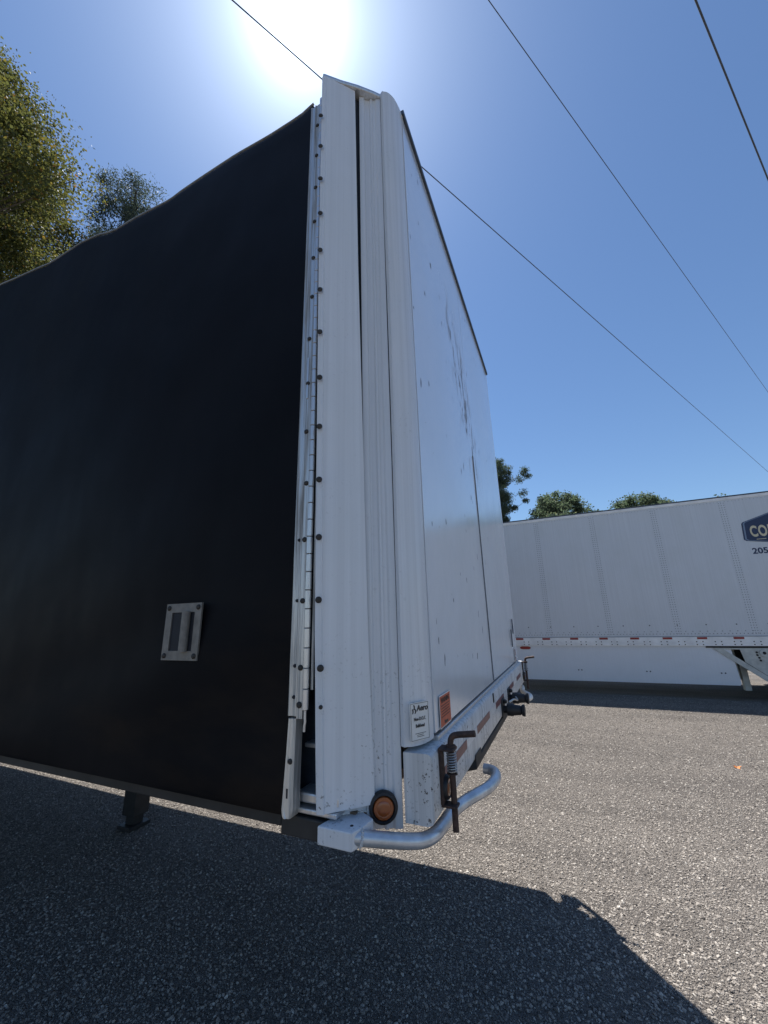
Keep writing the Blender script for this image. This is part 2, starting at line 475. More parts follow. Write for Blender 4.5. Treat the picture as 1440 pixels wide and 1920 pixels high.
# loose stones scattered over the gravel, as real instanced pebbles
def stones():
    m = MB()
    regions = [(-7.0, -0.6, 3.2, 4.2, 0.35), (-4.0, 4.2, 6.5, 9.4, 0.5)]
    for x0, y0, x1, y1, st in regions:
        nx, ny = int((x1 - x0) / st) + 1, int((y1 - y0) / st) + 1
        m.grid([[(x0 + (x1 - x0) * i / nx, y0 + (y1 - y0) * j / ny, ground_z(x0 + (x1 - x0) * i / nx, y0 + (y1 - y0) * j / ny) + 0.001) for i in range(nx + 1)] for j in range(ny + 1)])
    o = m.build('loose_gravel', 'stone_mixed', None, origin=(0, 0, 0), recalc=False)
    tag(o, 'loose grey and white pebbles lying over the gravel lot', 'gravel', kind='stuff')
    ng = bpy.data.node_groups.new('scatter_stones', 'GeometryNodeTree')
    ng.interface.new_socket('Geometry', in_out='INPUT', socket_type='NodeSocketGeometry')
    ng.interface.new_socket('Geometry', in_out='OUTPUT', socket_type='NodeSocketGeometry')
    N = ng.nodes.new; L = ng.links.new
    gi, go = N('NodeGroupInput'), N('NodeGroupOutput')
    dist = N('GeometryNodeDistributePointsOnFaces'); dist.inputs['Density'].default_value = 1500.0
    # fewer stones further off
    pos = N('GeometryNodeInputPosition'); sep = N('ShaderNodeSeparateXYZ'); L(pos.outputs[0], sep.inputs[0])
    mr = N('ShaderNodeMapRange'); mr.inputs['From Min'].default_value = 2.0; mr.inputs['From Max'].default_value = 8.0
    mr.inputs['To Min'].default_value = 6200.0; mr.inputs['To Max'].default_value = 1800.0
    L(sep.outputs['Y'], mr.inputs['Value']); L(mr.outputs[0], dist.inputs['Density'])
    L(gi.outputs[0], dist.inputs['Mesh'])
    geos = []
    for k in range(3):
        ico = N('GeometryNodeMeshIcoSphere'); ico.inputs['Radius'].default_value = 1.0; ico.inputs['Subdivisions'].default_value = 2
        nz = N('ShaderNodeTexNoise'); nz.inputs['Scale'].default_value = 1.1; nz.inputs['Detail'].default_value = 1.0
        p2 = N('GeometryNodeInputPosition'); ad = N('ShaderNodeVectorMath'); ad.operation = 'ADD'; ad.inputs[1].default_value = (k * 7.3, k * 3.1, k)
        L(p2.outputs[0], ad.inputs[0]); L(ad.outputs[0], nz.inputs['Vector'])
        sb = N('ShaderNodeVectorMath'); sb.operation = 'SUBTRACT'; sb.inputs[1].default_value = (0.5, 0.5, 0.5); L(nz.outputs['Color'], sb.inputs[0])
        sc = N('ShaderNodeVectorMath'); sc.operation = 'SCALE'; sc.inputs['Scale'].default_value = 1.5; L(sb.outputs[0], sc.inputs[0])
        sp = N('GeometryNodeSetPosition'); L(ico.outputs['Mesh'], sp.inputs['Geometry']); L(sc.outputs[0], sp.inputs['Offset'])
        sm = N('GeometryNodeSetMaterial'); sm.inputs['Material'].default_value = MATS['stone_mixed']; L(sp.outputs[0], sm.inputs['Geometry'])
        geos.append(sm)
    gti = N('GeometryNodeGeometryToInstance')
    for q in reversed(geos): L(q.outputs[0], gti.inputs[0])
    iop = N('GeometryNodeInstanceOnPoints'); iop.inputs['Pick Instance'].default_value = True
    L(dist.outputs['Points'], iop.inputs['Points']); L(gti.outputs[0], iop.inputs['Instance'])
    rot = N('FunctionNodeRandomValue'); rot.data_type = 'FLOAT_VECTOR'
    rot.inputs[0].default_value = (-0.5, -0.5, 0); rot.inputs[1].default_value = (0.5, 0.5, 6.28); L(rot.outputs[0], iop.inputs['Rotation'])
    rs = N('FunctionNodeRandomValue'); rs.data_type = 'FLOAT'; rs.inputs[2].default_value = 0.0; rs.inputs[3].default_value = 1.0; rs.inputs['Seed'].default_value = 5
    pw = N('ShaderNodeMath'); pw.operation = 'POWER'; pw.inputs[1].default_value = 3.5; L(rs.outputs[1], pw.inputs[0])
    ma = N('ShaderNodeMath'); ma.operation = 'MULTIPLY_ADD'; ma.inputs[1].default_value = 0.0064; ma.inputs[2].default_value = 0.0030; L(pw.outputs[0], ma.inputs[0])
    rv = N('FunctionNodeRandomValue'); rv.data_type = 'FLOAT_VECTOR'; rv.inputs[0].default_value = (0.8, 0.7, 0.45); rv.inputs[1].default_value = (1.35, 1.1, 0.85); rv.inputs['Seed'].default_value = 9
    vs = N('ShaderNodeVectorMath'); vs.operation = 'SCALE'; L(rv.outputs[0], vs.inputs[0]); L(ma.outputs[0], vs.inputs['Scale']); L(vs.outputs[0], iop.inputs['Scale'])
    L(iop.outputs[0], go.inputs[0])
    md = o.modifiers.new('scatter', 'NODES'); md.node_group = ng
stones()

# ------------------------------------------------------------------ the tarped flatbed trailer
ZT, ZD = 4.11, 1.449
XR = -14.6
T = thing('flatbed_trailer', 'black tarped flatbed trailer with tall white front bulkhead, nearest trailer', 'trailer', (-2.0, 1.28, 0.0))

# --- bulkhead: backing, two flat sheets, rounded corner extrusions, trims
core = MB()
core.prism([(-0.11, 0.16), (-0.05, 0.14), (-0.012, 0.19), (-0.012, 2.41), (-0.05, 2.46), (-0.11, 2.44)], ZD - 0.012, ZT - 0.03)
bulk = core.build('bulkhead', 'gap_black', T)
tag(bulk, 'white sheet metal front bulkhead, scuffed near the top')
def sheet_panel(y0, y1):
    m = MB(); nz, ny = 14, 8; rows = []
    for i in range(nz + 1):
        z = ZD + 0.004 + (ZT - 0.018 - ZD) * i / nz; row = []
        for j in range(ny + 1):
            y = y0 + (y1 - y0) * j / ny
            e = min(1, 6 * min(i, nz - i) / nz) * min(1, 4 * min(j, ny - j) / ny)
            row.append((0.0035 * e * math.sin(2.1 * z + 3 * y), y, z))
        rows.append(row)
    m.grid(rows)
    back = [[(-0.010, p[1], p[2]) for p in r] for r in rows]
    m.grid(back)
    n = ny + 1; t = (nz + 1) * n
    for j in range(ny): m.f += [(j, j + 1, t + j + 1, t + j), (nz * n + j, nz * n + j + 1, t + nz * n + j + 1, t + nz * n + j)]
    for i in range(nz): m.f += [(i * n, (i + 1) * n, t + (i + 1) * n, t + i * n), (i * n + ny, (i + 1) * n + ny, t + (i + 1) * n + ny, t + i * n + ny)]
    return m.build('panel', 'bulkhead_white', bulk, smooth=True)
sheet_panel(0.183, 1.2315)
sheet_panel(1.2355, 2.42)
MB().box((-0.002, 1.229, ZD + 0.006), (0.0045, 1.238, 2.75)).build('joint_seal', 'seal_grey', bulk)
def extrusion(mir):
    f = (lambda p: (p[0], 2.605 - p[1])) if mir else (lambda p: p)
    prof = [(-0.066, 0.084), (-0.0635, 0.0700), (-0.060, 0.0655), (-0.049, 0.0605), (-0.045, 0.0650), (-0.040, 0.0675), (-0.032, 0.0730), (-0.024, 0.0820), (-0.016, 0.0955), (-0.0095, 0.111), (-0.005, 0.131), (-0.002, 0.152), (-0.001, 0.170), (-0.003, 0.180)]
    inner = [(-0.020, 0.182), (-0.05, 0.145), (-0.066, 0.11)]
    poly = [f(p) for p in prof + inner]
    if mir: poly = poly[::-1]
    m = MB()
    n = len(poly); zs = [ZD - 0.006] + [ZD + (ZT - ZD) * k / 10 for k in range(1, 10)] + [ZT - 0.002]
    for z in zs: m.v += [(x + 0.0012 * math.sin(3 * z), y, z) for x, y in poly]
    for i in range(len(zs) - 1):
        for k in range(n): m.f.append((i * n + k, i * n + (k + 1) % n, (i + 1) * n + (k + 1) % n, (i + 1) * n + k))
    m.f += [tuple(reversed(range(n))), tuple((len(zs) - 1) * n + k for k in range(n))]
    return m.build('corner_extrusion', 'post_white', bulk, smooth=True)
extrusion(False); extrusion(True)
MB().box((-0.05, 0.17, ZT - 0.016), (0.012, 2.44, ZT + 0.012)).build('top_trim', 'trim_dark', bulk, bevel=0.003)
MB().box((-0.02, 0.19, ZD - 0.020), (0.007, 2.41, ZD - 0.004)).build('bottom_trim', 'aluminium_clean', bulk, bevel=0.003)
# rounded roof cap over the near and the far corner
for mir in (False, True):
    f = (lambda x, y: (x, 2.605 - y)) if mir else (lambda x, y: (x, y))
    plan = [(-0.275, -0.085), (-0.262, -0.104), (-0.20, -0.05), (-0.14, -0.004), (-0.086, 0.044), (-0.03, 0.10), (0.004, 0.178), (-0.03, 0.30), (-0.35, 0.30)]
    pl = [f(*p) for p in plan]
    if mir: pl = pl[::-1]
    m = MB().prism(pl, ZT - 0.02, ZT + 0.004)
    m.build('corner_cap', 'aluminium_clean', bulk, bevel=0.006)

# stickers on the bulkhead
def aero_sticker():
    o = Vector((-0.0405, 0.0545, 1.455)); rt = Vector((0.036, 0.062, 0)).normalized(); up = Vector((0, 0, 1)); n = rt.cross(up)
    o = Vector((-0.0335, 0.0600, 1.457)) + n * 0.004
    W, H = 0.068, 0.096
    st = flat([(0.003, 0), (W - 0.003, 0), (W, 0.003), (W, H - 0.003), (W - 0.003, H), (0.003, H), (0, H - 0.003), (0, 0.003)], o - n * 0.002, rt, up, 0.0025).build('sticker', 'sticker_white', bulk, label='white maker sticker with black lettering on the bulkhead corner')
    o = o + n * 0.0007
    b = MB()
    t = 0.0009
    for (x0, y0, x1, y1) in ((0.002, 0.002, W - 0.002, 0.002 + t), (0.002, H - 0.002 - t, W - 0.002, H - 0.002), (0.002, 0.002, 0.002 + t, H - 0.002), (W - 0.002 - t, 0.002, W - 0.002, H - 0.002)):
        q = flat([(x0, y0), (x1, y0), (x1, y1), (x0, y1)], o, rt, up, 0.0004); b.add(q.v, q.f)
    # mark of three curved blades
    def blade(cx, cy, s):
        outer = [(cx + s * (0.9 * math.cos(a)), cy + s * 1.25 * math.sin(a)) for a in [R(-70 + 14 * i) for i in range(11)]]
        inner = [(cx - s * 0.45 + s * (0.55 * math.cos(a)), cy - s * 0.1 + s * 1.05 * math.sin(a)) for a in [R(70 - 14 * i) for i in range(11)]]
        q = flat(outer + inner, o, rt, up, 0.0004); b.add(q.v, q.f)
    blade(0.0125, 0.0845, 0.0055); blade(0.0075, 0.0745, 0.0055); blade(0.0165, 0.0745, 0.0055)
    for k, (x0, x1, y) in enumerate(((0.016, 0.054, 0.0175), (0.022, 0.045, 0.0135), (0.022, 0.047, 0.0095))):
        q = flat([(x0, y), (x1, y), (x1, y + 0.0012), (x0, y + 0.0012)], o, rt, up, 0.0004); b.add(q.v, q.f)
    b.build('printed_mark', 'print_black', bulk, recalc=False)
    text_part('Aero', 0.021, o + rt * 0.023 + up * 0.074, rt, up, 'print_black', bulk, 'lettering', 0.0004, 0.92, 0.18)
    text_part('Non-D.O.T.', 0.0125, o + rt * (W / 2) + up * 0.050, rt, up, 'print_black', bulk, 'lettering', 0.0, 0.70, 0, 'CENTER')
    text_part('Bulkhead', 0.0125, o + rt * (W / 2) + up * 0.033, rt, up, 'print_black', bulk, 'lettering', 0.0, 0.70, 0, 'CENTER')
aero_sticker()
def warning_sticker():
    rt, up = Vector((0, 1, 0)), Vector((0, 0, 1)); n = rt.cross(up); o = Vector((0.0036, 0.226, 1.456))
    W, H = 0.118, 0.086
    flat([(-0.003, -0.003), (W + 0.003, -0.003), (W + 0.003, H + 0.003), (-0.003, H + 0.003)], o, rt, up, 0.0012).build('sticker_edge', 'sticker_white', bulk)
    flat([(0, 0), (W, 0), (W, H), (0, H)], o + n * 0.0006, rt, up, 0.0012).build('sticker', 'sticker_orange', bulk, label='orange warning sticker low on the bulkhead')
    o = o + n * 0.0019
    text_part('WARNING', 0.021, o + rt * (W / 2) + up * 0.066, rt, up, 'print_black', bulk, 'lettering', 0.0004, 0.95, 0, 'CENTER', 0.0003)
    b = MB()
    for k in range(5):
        y = 0.057 - k * 0.0078; x0 = 0.010 + 0.004 * (k % 2); x1 = W - 0.010 - 0.006 * ((k * 7) % 3); x = x0
        r2 = random.Random(k)
        while x < x1:
            L_ = r2.uniform(0.006, 0.015); e = min(x1, x + L_)
            q = flat([(x, y), (e, y), (e, y + 0.0026), (x, y + 0.0026)], o, rt, up, 0.0004); b.add(q.v, q.f); x = e + 0.0028
    for (x0, x1, y, h) in ((0.050, 0.070, 0.004, 0.008), (0.040, 0.048, 0.005, 0.010), (0.072, 0.08, 0.005, 0.006)):
        q = flat([(x0, y), (x1, y), (x1, y + h), (x0, y + h)], o, rt, up, 0.0004); b.add(q.v, q.f)
    b.build('printed_line', 'print_black', bulk, recalc=False)
warning_sticker()
# reflective strip and black seal marks by the far edge
MB().box((0.004, 2.235, 1.452), (0.0065, 2.285, 1.548)).build('reflective_strip', 'tape_white', bulk)
MB().box((0.0065, 2.245, 1.458), (0.008, 2.276, 1.486)).build('red_tape', 'tape_red', bulk)
MB().box((0.0065, 2.245, 1.497), (0.008, 2.276, 1.540)).build('red_tape', 'tape_red', bulk)
MB().box((0.003, 2.27, 1.655), (0.009, 2.29, 1.765)).build('edge_seal', 'trim_dark', bulk)
MB().box((0.003, 2.15, 1.565), (0.009, 2.165, 1.69)).build('edge_seal', 'trim_dark', bulk)

# --- fluted corner post behind the flap, near and far
def post(mir):
    a, b_ = Vector((-0.1500, 0.0260)), Vector((-0.0672, 0.0745))
    d = (b_ - a).normalized(); n = Vector((d.y, -d.x)); L_ = (b_ - a).length
    prof = []
    for s_, h in ((0, 0), (0.0, 0.001), (0.020, 0.002), (0.026, -0.008), (0.046, -0.009), (0.050, -0.001), (0.0555, -0.001), (0.060, -0.006), (0.070, -0.006), (0.076, 0.0), (L_, 0.001)):
        p = a + d * s_ + n * h; prof.append((p.x, p.y))
    prof += [(b_.x - 0.03 * n.x, b_.y - 0.03 * n.y), (a.x - 0.03 * n.x, a.y - 0.03 * n.y)]
    poly = prof if not mir else [(x, 2.605 - y) for x, y in prof][::-1]
    return MB().prism(poly, 1.248, ZT - 0.022).build('corner_post', 'post_white', T, bevel=0.0012, seg=1)
post_near = post(False); post(True)
for mir in (False, True):
    q = [(-0.20, -0.005), (-0.15, 0.045), (-0.12, 0.075), (-0.16, 0.10), (-0.24, 0.03)]
    if mir: q = [(x, 2.605 - y) for x, y in q][::-1]
    MB().prism(q, 1.32, ZT - 0.025).build('gap_shade_fill', 'gap_black', T)  # black fill, gives the shade in the gap between flap and post

# --- round amber marker lamps
def lamp(o, nrm, r, parent, nm='marker_lamp'):
    body = MB().lathe(o, nrm, [(0, r), (0.010, r), (0.016, r * 0.93), (0.018, r * 0.80), (0.013, r * 0.72), (0.004, r * 0.70)], 28).build(nm, 'rubber_black', parent, smooth=True)
    MB().lathe(Vector(o) + Vector(nrm).normalized() * 0.003, nrm, [(0, r * 0.70), (0.011, r * 0.70), (0.0135, r * 0.66), (0.0145, r * 0.5), (0.0140, r * 0.46), (0.0150, r * 0.42), (0.0158, r * 0.2), (0.016, 0.001)], 28).build('lens', 'lens_amber', body, smooth=True)
    return body
n45 = Vector((0.7071, -0.7071, 0))
lamp((-0.1130, 0.0490, 1.302), Vector((0.506, -0.862, 0)), 0.0385, T)
lamp((-0.1130, 2.605 - 0.0490, 1.302), Vector((0.506, 0.862, 0)), 0.0385, T)

# --- white hinged flap at the near corner, and its mirror on the far one
def flap(mir):
    rows_L = [(1.312, -0.236, -0.080), (1.45, -0.2395, -0.0835), (1.6, -0.2425, -0.0865), (1.75, -0.246, -0.090), (2.1, -0.249, -0.093), (2.4, -0.252, -0.096), (3.1, -0.258, -0.102), (3.6, -0.260, -0.104), (ZT - 0.022, -0.262, -0.106)]
    rows_R = [(1.312, -0.127, 0.029), (1.45, -0.1295, 0.0265), (1.6, -0.133, 0.023), (1.75, -0.136, 0.020), (2.1, -0.140, 0.016), (2.4, -0.143, 0.013), (3.1, -0.151, 0.005), (3.6, -0.154, 0.002), (ZT - 0.022, -0.157, -0.001)]
    m = MB(); th = 0.003
    def row(k, off):
        z, lx, ly = rows_L[k]; _, rx, ry = rows_R[k]
        out = []
        for s_, h in ((0, -0.004), (0.075, 0.0005), (0.105, 0.005), (0.135, 0.0005), (0.35, 0.0012), (0.6, 0.0008), (0.85, 0.0), (1, -0.001)):
            x = lx + (rx - lx) * s_ + n45.x * (h + off); y = ly + (ry - ly) * s_ + n45.y * (h + off)
            out.append((x, 2.605 - y if mir else y, z))
        return out
    A = [row(k, 0) for k in range(len(rows_L))]; B = [row(k, -th) for k in range(len(rows_L))]
    m.grid(A); m.grid(B)
    n = 8; K = len(rows_L); t = K * n
    for j in range(n - 1): m.f += [(j, j + 1, t + j + 1, t + j), ((K - 1) * n + j, (K - 1) * n + j + 1, t + (K - 1) * n + j + 1, t + (K - 1) * n + j)]
    for i in range(K - 1): m.f += [(i * n, (i + 1) * n, t + (i + 1) * n, t + i * n), (i * n + n - 1, (i + 1) * n + n - 1, t + (i + 1) * n + n - 1, t + i * n + n - 1)]
    return m.build('corner_flap', 'flap_white', T, smooth=True)
fl = flap(False); flap(True)
# dark bolt heads down the flap edge
bz = [1.656 + 0.1805 * k for k in range(13)]
b0 = None
def bolt_mesh(r=0.0085, n=12):
    return [(0, r), (0.002, r), (0.0045, r * 0.75), (0.0055, r * 0.3), (0.0055, 0.001)]
def place_bolts(pts, nrm, r, parent, mat='bolt_dark'):
    first = None
    for p in pts:
        if first is None:
            first = MB().lathe(p, nrm, bolt_mesh(r), 12).build('bolt', mat, parent, smooth=True, origin=p)
        else:
            clone(first, parent, p)
    return first
nb = Vector((0.42, -0.9, 0)).normalized()
def lx(z):
    t = (z - 1.65) / (3.7 - 1.65); return Vector((-0.235 - 0.029 * max(0, min(1.05, t)) - 0.004 * (1 if z > 1.7 else 0), -0.089 - 0.017 * max(0, min(1.05, t)), z))
place_bolts([lx(z) + nb * 0.004 + Vector((0.006, 0, 0)) for z in bz[1:]], nb, 0.0095, fl)
place_bolts([Vector((-0.2285, -0.086, 1.656)) + nb * 0.003], nb, 0.0095, fl)
place_bolts([Vector((-0.2265, -0.084, 1.56)) + nb * 0.003], nb, 0.0055, fl)

# --- hinge column between the tarp and the flap
YS = -0.083
ch = MB()
ch.prism([(-0.330, YS + 0.03), (-0.330, YS - 0.004), (-0.326, YS - 0.006), (-0.3215, YS - 0.002), (-0.3105, YS - 0.002), (-0.3065, YS - 0.006), (-0.3035, YS - 0.004), (-0.3035, YS + 0.03)], 1.533, 3.96)
hinge = ch.build('hinge', 'aluminium_grimy', T)
tag(hinge, 'long grimy metal hinge beside the black tarp')
MB().box((-0.3028, YS - 0.005, 1.527), (-0.2835, YS + 0.012, 3.955)).build('leaf', 'aluminium_grimy', hinge, bevel=0.0012, seg=1)
MB().box((-0.3022, YS - 0.0052, 2.50), (-0.296, YS - 0.009, 2.66)).build('worn_plate', 'aluminium_clean', hinge, bevel=0.001, seg=1)
kz = 1.550; k0 = None; ki = 0
while kz < 3.93:
    p = Vector((-0.2745, YS - 0.004, kz + 0.0263))
    if k0 is None:
        k0 = MB().lathe(p - Vector((0, 0, 0.0255)), (0, 0, 1), [(0, 0.0078), (0.0012, 0.0092), (0.0498, 0.0092), (0.051, 0.0078)], 14).build('knuckle', 'aluminium_clean', hinge, smooth=True, origin=p)
    else:
        clone(k0, hinge, p)
    kz += 0.0527
MB().tube([(-0.2745, YS - 0.004, 1.552), (-0.2745, YS - 0.004, 1.53), (-0.2735, YS - 0.004, 1.522), (-0.2755, YS - 0.004, 1.512), (-0.276, YS - 0.004, 1.498)], 0.0035, 8).build('hinge_pin', 'aluminium_clean', hinge, smooth=True)
MB().tube([(-0.2745, YS - 0.004, 1.55), (-0.2745, YS - 0.004, 3.93)], 0.0062, 10).build('hinge_rod', 'steel_dark', hinge)
MB().box((-0.2625, YS + 0.002, 1.60), (-0.2555, YS + 0.006, 3.94)).build('flap_leaf', 'aluminium_grimy', hinge)
place_bolts([Vector((-0.2925 - (0.006 if 2.3 < z < 2.8 else 0), YS - 0.005, z)) for z in bz], (0, -1, 0), 0.0078, hinge)
place_bolts([Vector((-0.293, YS - 0.005, 1.562))], (0, -1, 0), 0.0085, hinge)
place_bolts([Vector((-0.3135, YS - 0.002, z)) for z in (1.58, 1.66, 1.838, 2.018)], (0, -1, 0), 0.0050, hinge, 'gap_black')

# lower white edge strip of the tarp frame
m = MB()
prof = lambda x0, x1: [(x0, YS - 0.001), (x0 + 0.005, YS - 0.008), (x0 + 0.010, YS - 0.008), (x0 + 0.012, YS - 0.005), (x1 - 0.004, YS - 0.005), (x1, YS - 0.001), (x1, YS + 0.03), (x0, YS + 0.03)]
rowsA = []
for z, x0, x1 in ((1.527, -0.3290, -0.3050), (1.44, -0.333, -0.306), (1.36, -0.338, -0.307), (1.315, -0.341, -0.306), (1.300, -0.338, -0.309), (1.296, -0.334, -0.312)):
    pr = prof(x0, x1); rowsA.append([(x, y, z) for x, y in pr] + [(pr[0][0], pr[0][1], z)])
m.grid(rowsA); nn = len(rowsA[0]) - 1
m.f += [tuple(range(nn)), tuple(len(rowsA[0]) * (len(rowsA) - 1) + k for k in reversed(range(nn)))]
es = m.build('edge_strip', 'strip_white', T, smooth=True, label='short white metal strip below the hinge')
place_bolts([(-0.316, YS - 0.005, 1.425)], (0, -1, 0), 0.007, es)
MB().box((-0.3255, YS - 0.0055, 1.340), (-0.3205, YS - 0.003, 1.362)).build('slot', 'gap_black', es)
# dark recess behind the flap, with the folded tarp end and two bright ledges
MB().prism([(-0.40, 0.02), (-0.275, 0.012), (-0.19, 0.03), (-0.19, 0.2), (-0.40, 0.2)], 1.285, ZT - 0.03).build('inner_frame', 'trim_dark', T, bevel=0.004)
MB().prism([(-0.32, -0.02), (-0.205, -0.02), (-0.205, 0.02), (-0.32, 0.02)], 1.440, 1.452).build('ledge', 'aluminium_clean', T, bevel=0.003)
MB().prism([(-0.325, -0.045), (-0.195, -0.045), (-0.195, 0.02), (-0.325, 0.02)], 1.318, 1.342).build('ledge', 'aluminium_clean', T, bevel=0.005)
MB().prism([(-0.325, -0.055), (-0.195, -0.055), (-0.195, 0.02), (-0.325, 0.02)], 1.298, 1.3105).build('ledge', 'aluminium_clean', T, bevel=0.003)

# --- tarp
EAVE = [(-0.318, 4.03), (-0.40, 4.0), (-0.585, 4.0), (-0.785, 4.018), (-1.0, 4.015), (-1.158, 4.010), (-1.256, 3.996), (-1.365, 4.012), (-1.549, 4.035), (-1.716, 4.040), (-1.80, 4.060), (-1.90, 4.100), (-2.083, 4.132), (-2.311, 4.131), (-2.45, 4.135), (-2.536, 4.158), (-2.863, 4.215), (-3.10, 4.262), (-3.5, 4.29), (-4.2, 4.24), (-5.0, 4.28), (-6.2, 4.24), (-7.4, 4.28), (-8.6, 4.24), (-9.8, 4.28), (-11.0, 4.24), (-12.2, 4.28), (-13.4, 4.24), (-14.7, 4.26)]
ex = np.array([p[0] for p in EAVE])[::-1]; ez = np.array([p[1] for p in EAVE])[::-1]
def tarp():
    xs = [-0.331] + list(np.arange(-0.38, -4.0, -0.05)) + list(np.arange(-4.0, XR - 0.01, -0.25))
    rows = []
    for x in xs:
        ze = float(np.interp(x, ex, ez)); sec = []
        zb = 1.292
        # folded hem
        sec.append((x, -0.02, zb + 0.03)); sec.append((x, -0.055, zb + 0.002)); sec.append((x, -0.076, zb + 0.004))
        nzs = 36
        for i in range(nzs + 1):
            t = i / nzs; z = zb + 0.02 + (ze - 0.05 - zb - 0.02) * t
            d = 0.0
            fade = min(1.0, (-0.331 - x) / 0.35) * math.sin(math.pi * min(1, t * 1.02)) ** 0.5
            d += 0.010 * fade * math.sin(1.7 * x + 0.6)
            d += 0.006 * fade * math.sin(5.1 * (x + 0.55 * z) + 1.0)
            d += 0.004 * fade * math.sin(9.0 * (x - 0.8 * z))
            # diagonal folds pulled towards the lower front corner
            q = math.exp(-((x + 0.9) / 0.7) ** 2) * math.exp(-((z - 1.55) / 0.3) ** 2)
            d += 0.012 * q * math.sin(14 * (z - 0.35 * x))
            sec.append((x, -0.082 - d, z))
        for a in (20, 45, 70, 90):
            sec.append((x, -0.082 + 0.05 * (1 - math.cos(R(a))), ze - 0.05 + 0.05 * math.sin(R(a))))
        for y in (0.3, 0.8, 1.3, 1.8, 2.3):
            sec.append((x, y, ze - 0.01 + 0.03 * math.sin(math.pi * (y + 0.08) / 2.76) - 0.02))
        for a in (90, 45, 0):
            sec.append((x, 2.687 - 0.05 * (1 - math.cos(R(a))), ze - 0.05 + 0.05 * math.sin(R(a))))
        for z in (3.2, 2.4, 1.8, zb + 0.01):
            sec.append((x, 2.687, z))
        rows.append(sec)
    m = MB().grid(rows)
    n = len(rows[0])
    m.f.append(tuple(range((len(rows) - 1) * n, len(rows) * n)))
    o = m.build('tarp', 'tarp_black', T, smooth=True)
    tag(o, 'black vinyl tarp wall and roof, in deep shade')
    return o
TP = tarp()
pp = [(x, -0.070, float(np.interp(x, ex, ez)) - 0.004) for x in np.arange(-0.33, -6.0, -0.06)]
MB().tube(pp, 0.0055, 8).build('eave_sun_rim', 'sun_rim_grey', TP, smooth=True)  # tube added to catch the sun as a thin bright rim
# recessed grab handle on the tarp
hx0, hx1, hz0, hz1 = -0.848, -0.684, 1.668, 1.848
HY = -0.096
m = MB()
fw = 0.029
m.prism_dir([(hx0, HY, hz0), (hx1, HY, hz0), (hx1, HY, hz0 + fw), (hx0, HY, hz0 + fw)], (0, 0.006, 0))
m.prism_dir([(hx0, HY, hz1 - fw), (hx1, HY, hz1 - fw), (hx1, HY, hz1), (hx0, HY, hz1)], (0, 0.006, 0))
m.prism_dir([(hx0, HY, hz0 + fw), (hx0 + fw, HY, hz0 + fw), (hx0 + fw, HY, hz1 - fw), (hx0, HY, hz1 - fw)], (0, 0.006, 0))
m.prism_dir([(hx1 - fw, HY, hz0 + fw), (hx1, HY, hz0 + fw), (hx1, HY, hz1 - fw), (hx1 - fw, HY, hz1 - fw)], (0, 0.006, 0))
hd = m.build('handle_plate', 'handle_metal', T, label='square metal handle plate with a vertical bar on the tarp')
MB().box((hx0 + fw, HY + 0.004, hz0 + fw), (hx1 - fw, HY + 0.009, hz1 - fw)).build('handle_recess', 'gap_black', hd)
MB().tube([(-0.744, HY - 0.006, hz0 + fw - 0.002), (-0.744, HY - 0.006, hz1 - fw + 0.002)], 0.0135, 16).build('grab_bar', 'handle_metal', hd, smooth=True)
place_bolts([(hx0 + 0.014, HY, hz0 + 0.014), (hx1 - 0.014, HY, hz0 + 0.014), (hx0 + 0.014, HY, hz1 - 0.014), (hx1 - 0.014, HY, hz1 - 0.014)], (0, -1, 0), 0.0085, hd)

# --- deck, rails, frame
MB().box((XR, -0.06, 1.262), (-0.36, -0.0, 1.30)).build('side_rail', 'rail_steel', T, bevel=0.004)
MB().box((XR, 2.605, 1.262), (-0.36, 2.665, 1.30)).build('side_rail', 'rail_steel', T, bevel=0.004)
MB().prism([(-0.36, -0.06), (-0.205, -0.06), (-0.205, 0.06), (-0.36, 0.06)], 1.245, 1.292).build('corner_block', 'rail_steel', T, bevel=0.004)
MB().box((XR, 0.0, 1.27), (-0.17, 2.605, 1.298)).build('deck', 'wood_deck', T)
for y in (0.80, 1.72):
    m = MB()
    m.prism_dir([(-0.3, y, 1.26), (XR, y, 1.26), (XR, y, 0.86), (-4.2, y, 0.86), (-3.0, y, 1.05), (-0.3, y, 1.10)], (0, 0.10, 0))
    m.build('main_beam', 'steel_dark', T)
c0 = MB().box((-0.75, 0.30, 1.17), (-0.69, 2.30, 1.262)).build('cross_member', 'steel_dark', T)
for k in range(1, 26):
    clone(c0, T, WL[c0.name] + Vector((-0.54 * k, 0, 0)))
# landing gear
for y in (0.42, 1.87):
    lg = MB().box((-3.60, y - 0.075, 0.10), (-3.44, y + 0.075, 1.10)).build('landing_leg', 'steel_dark', T, bevel=0.006)
    MB().box((-3.61, y - 0.10, -0.002), (-3.43, y + 0.10, 0.03)).build('foot', 'steel_dark', lg, bevel=0.004)
    MB().box((-3.57, y - 0.05, 0.03), (-3.47, y + 0.05, 0.11)).build('inner_leg', 'steel_dark', lg)
    MB().tube([(-3.50, y, 0.30), (-5.0, y, 1.0)], 0.03, 8).build('brace', 'steel_dark', lg)
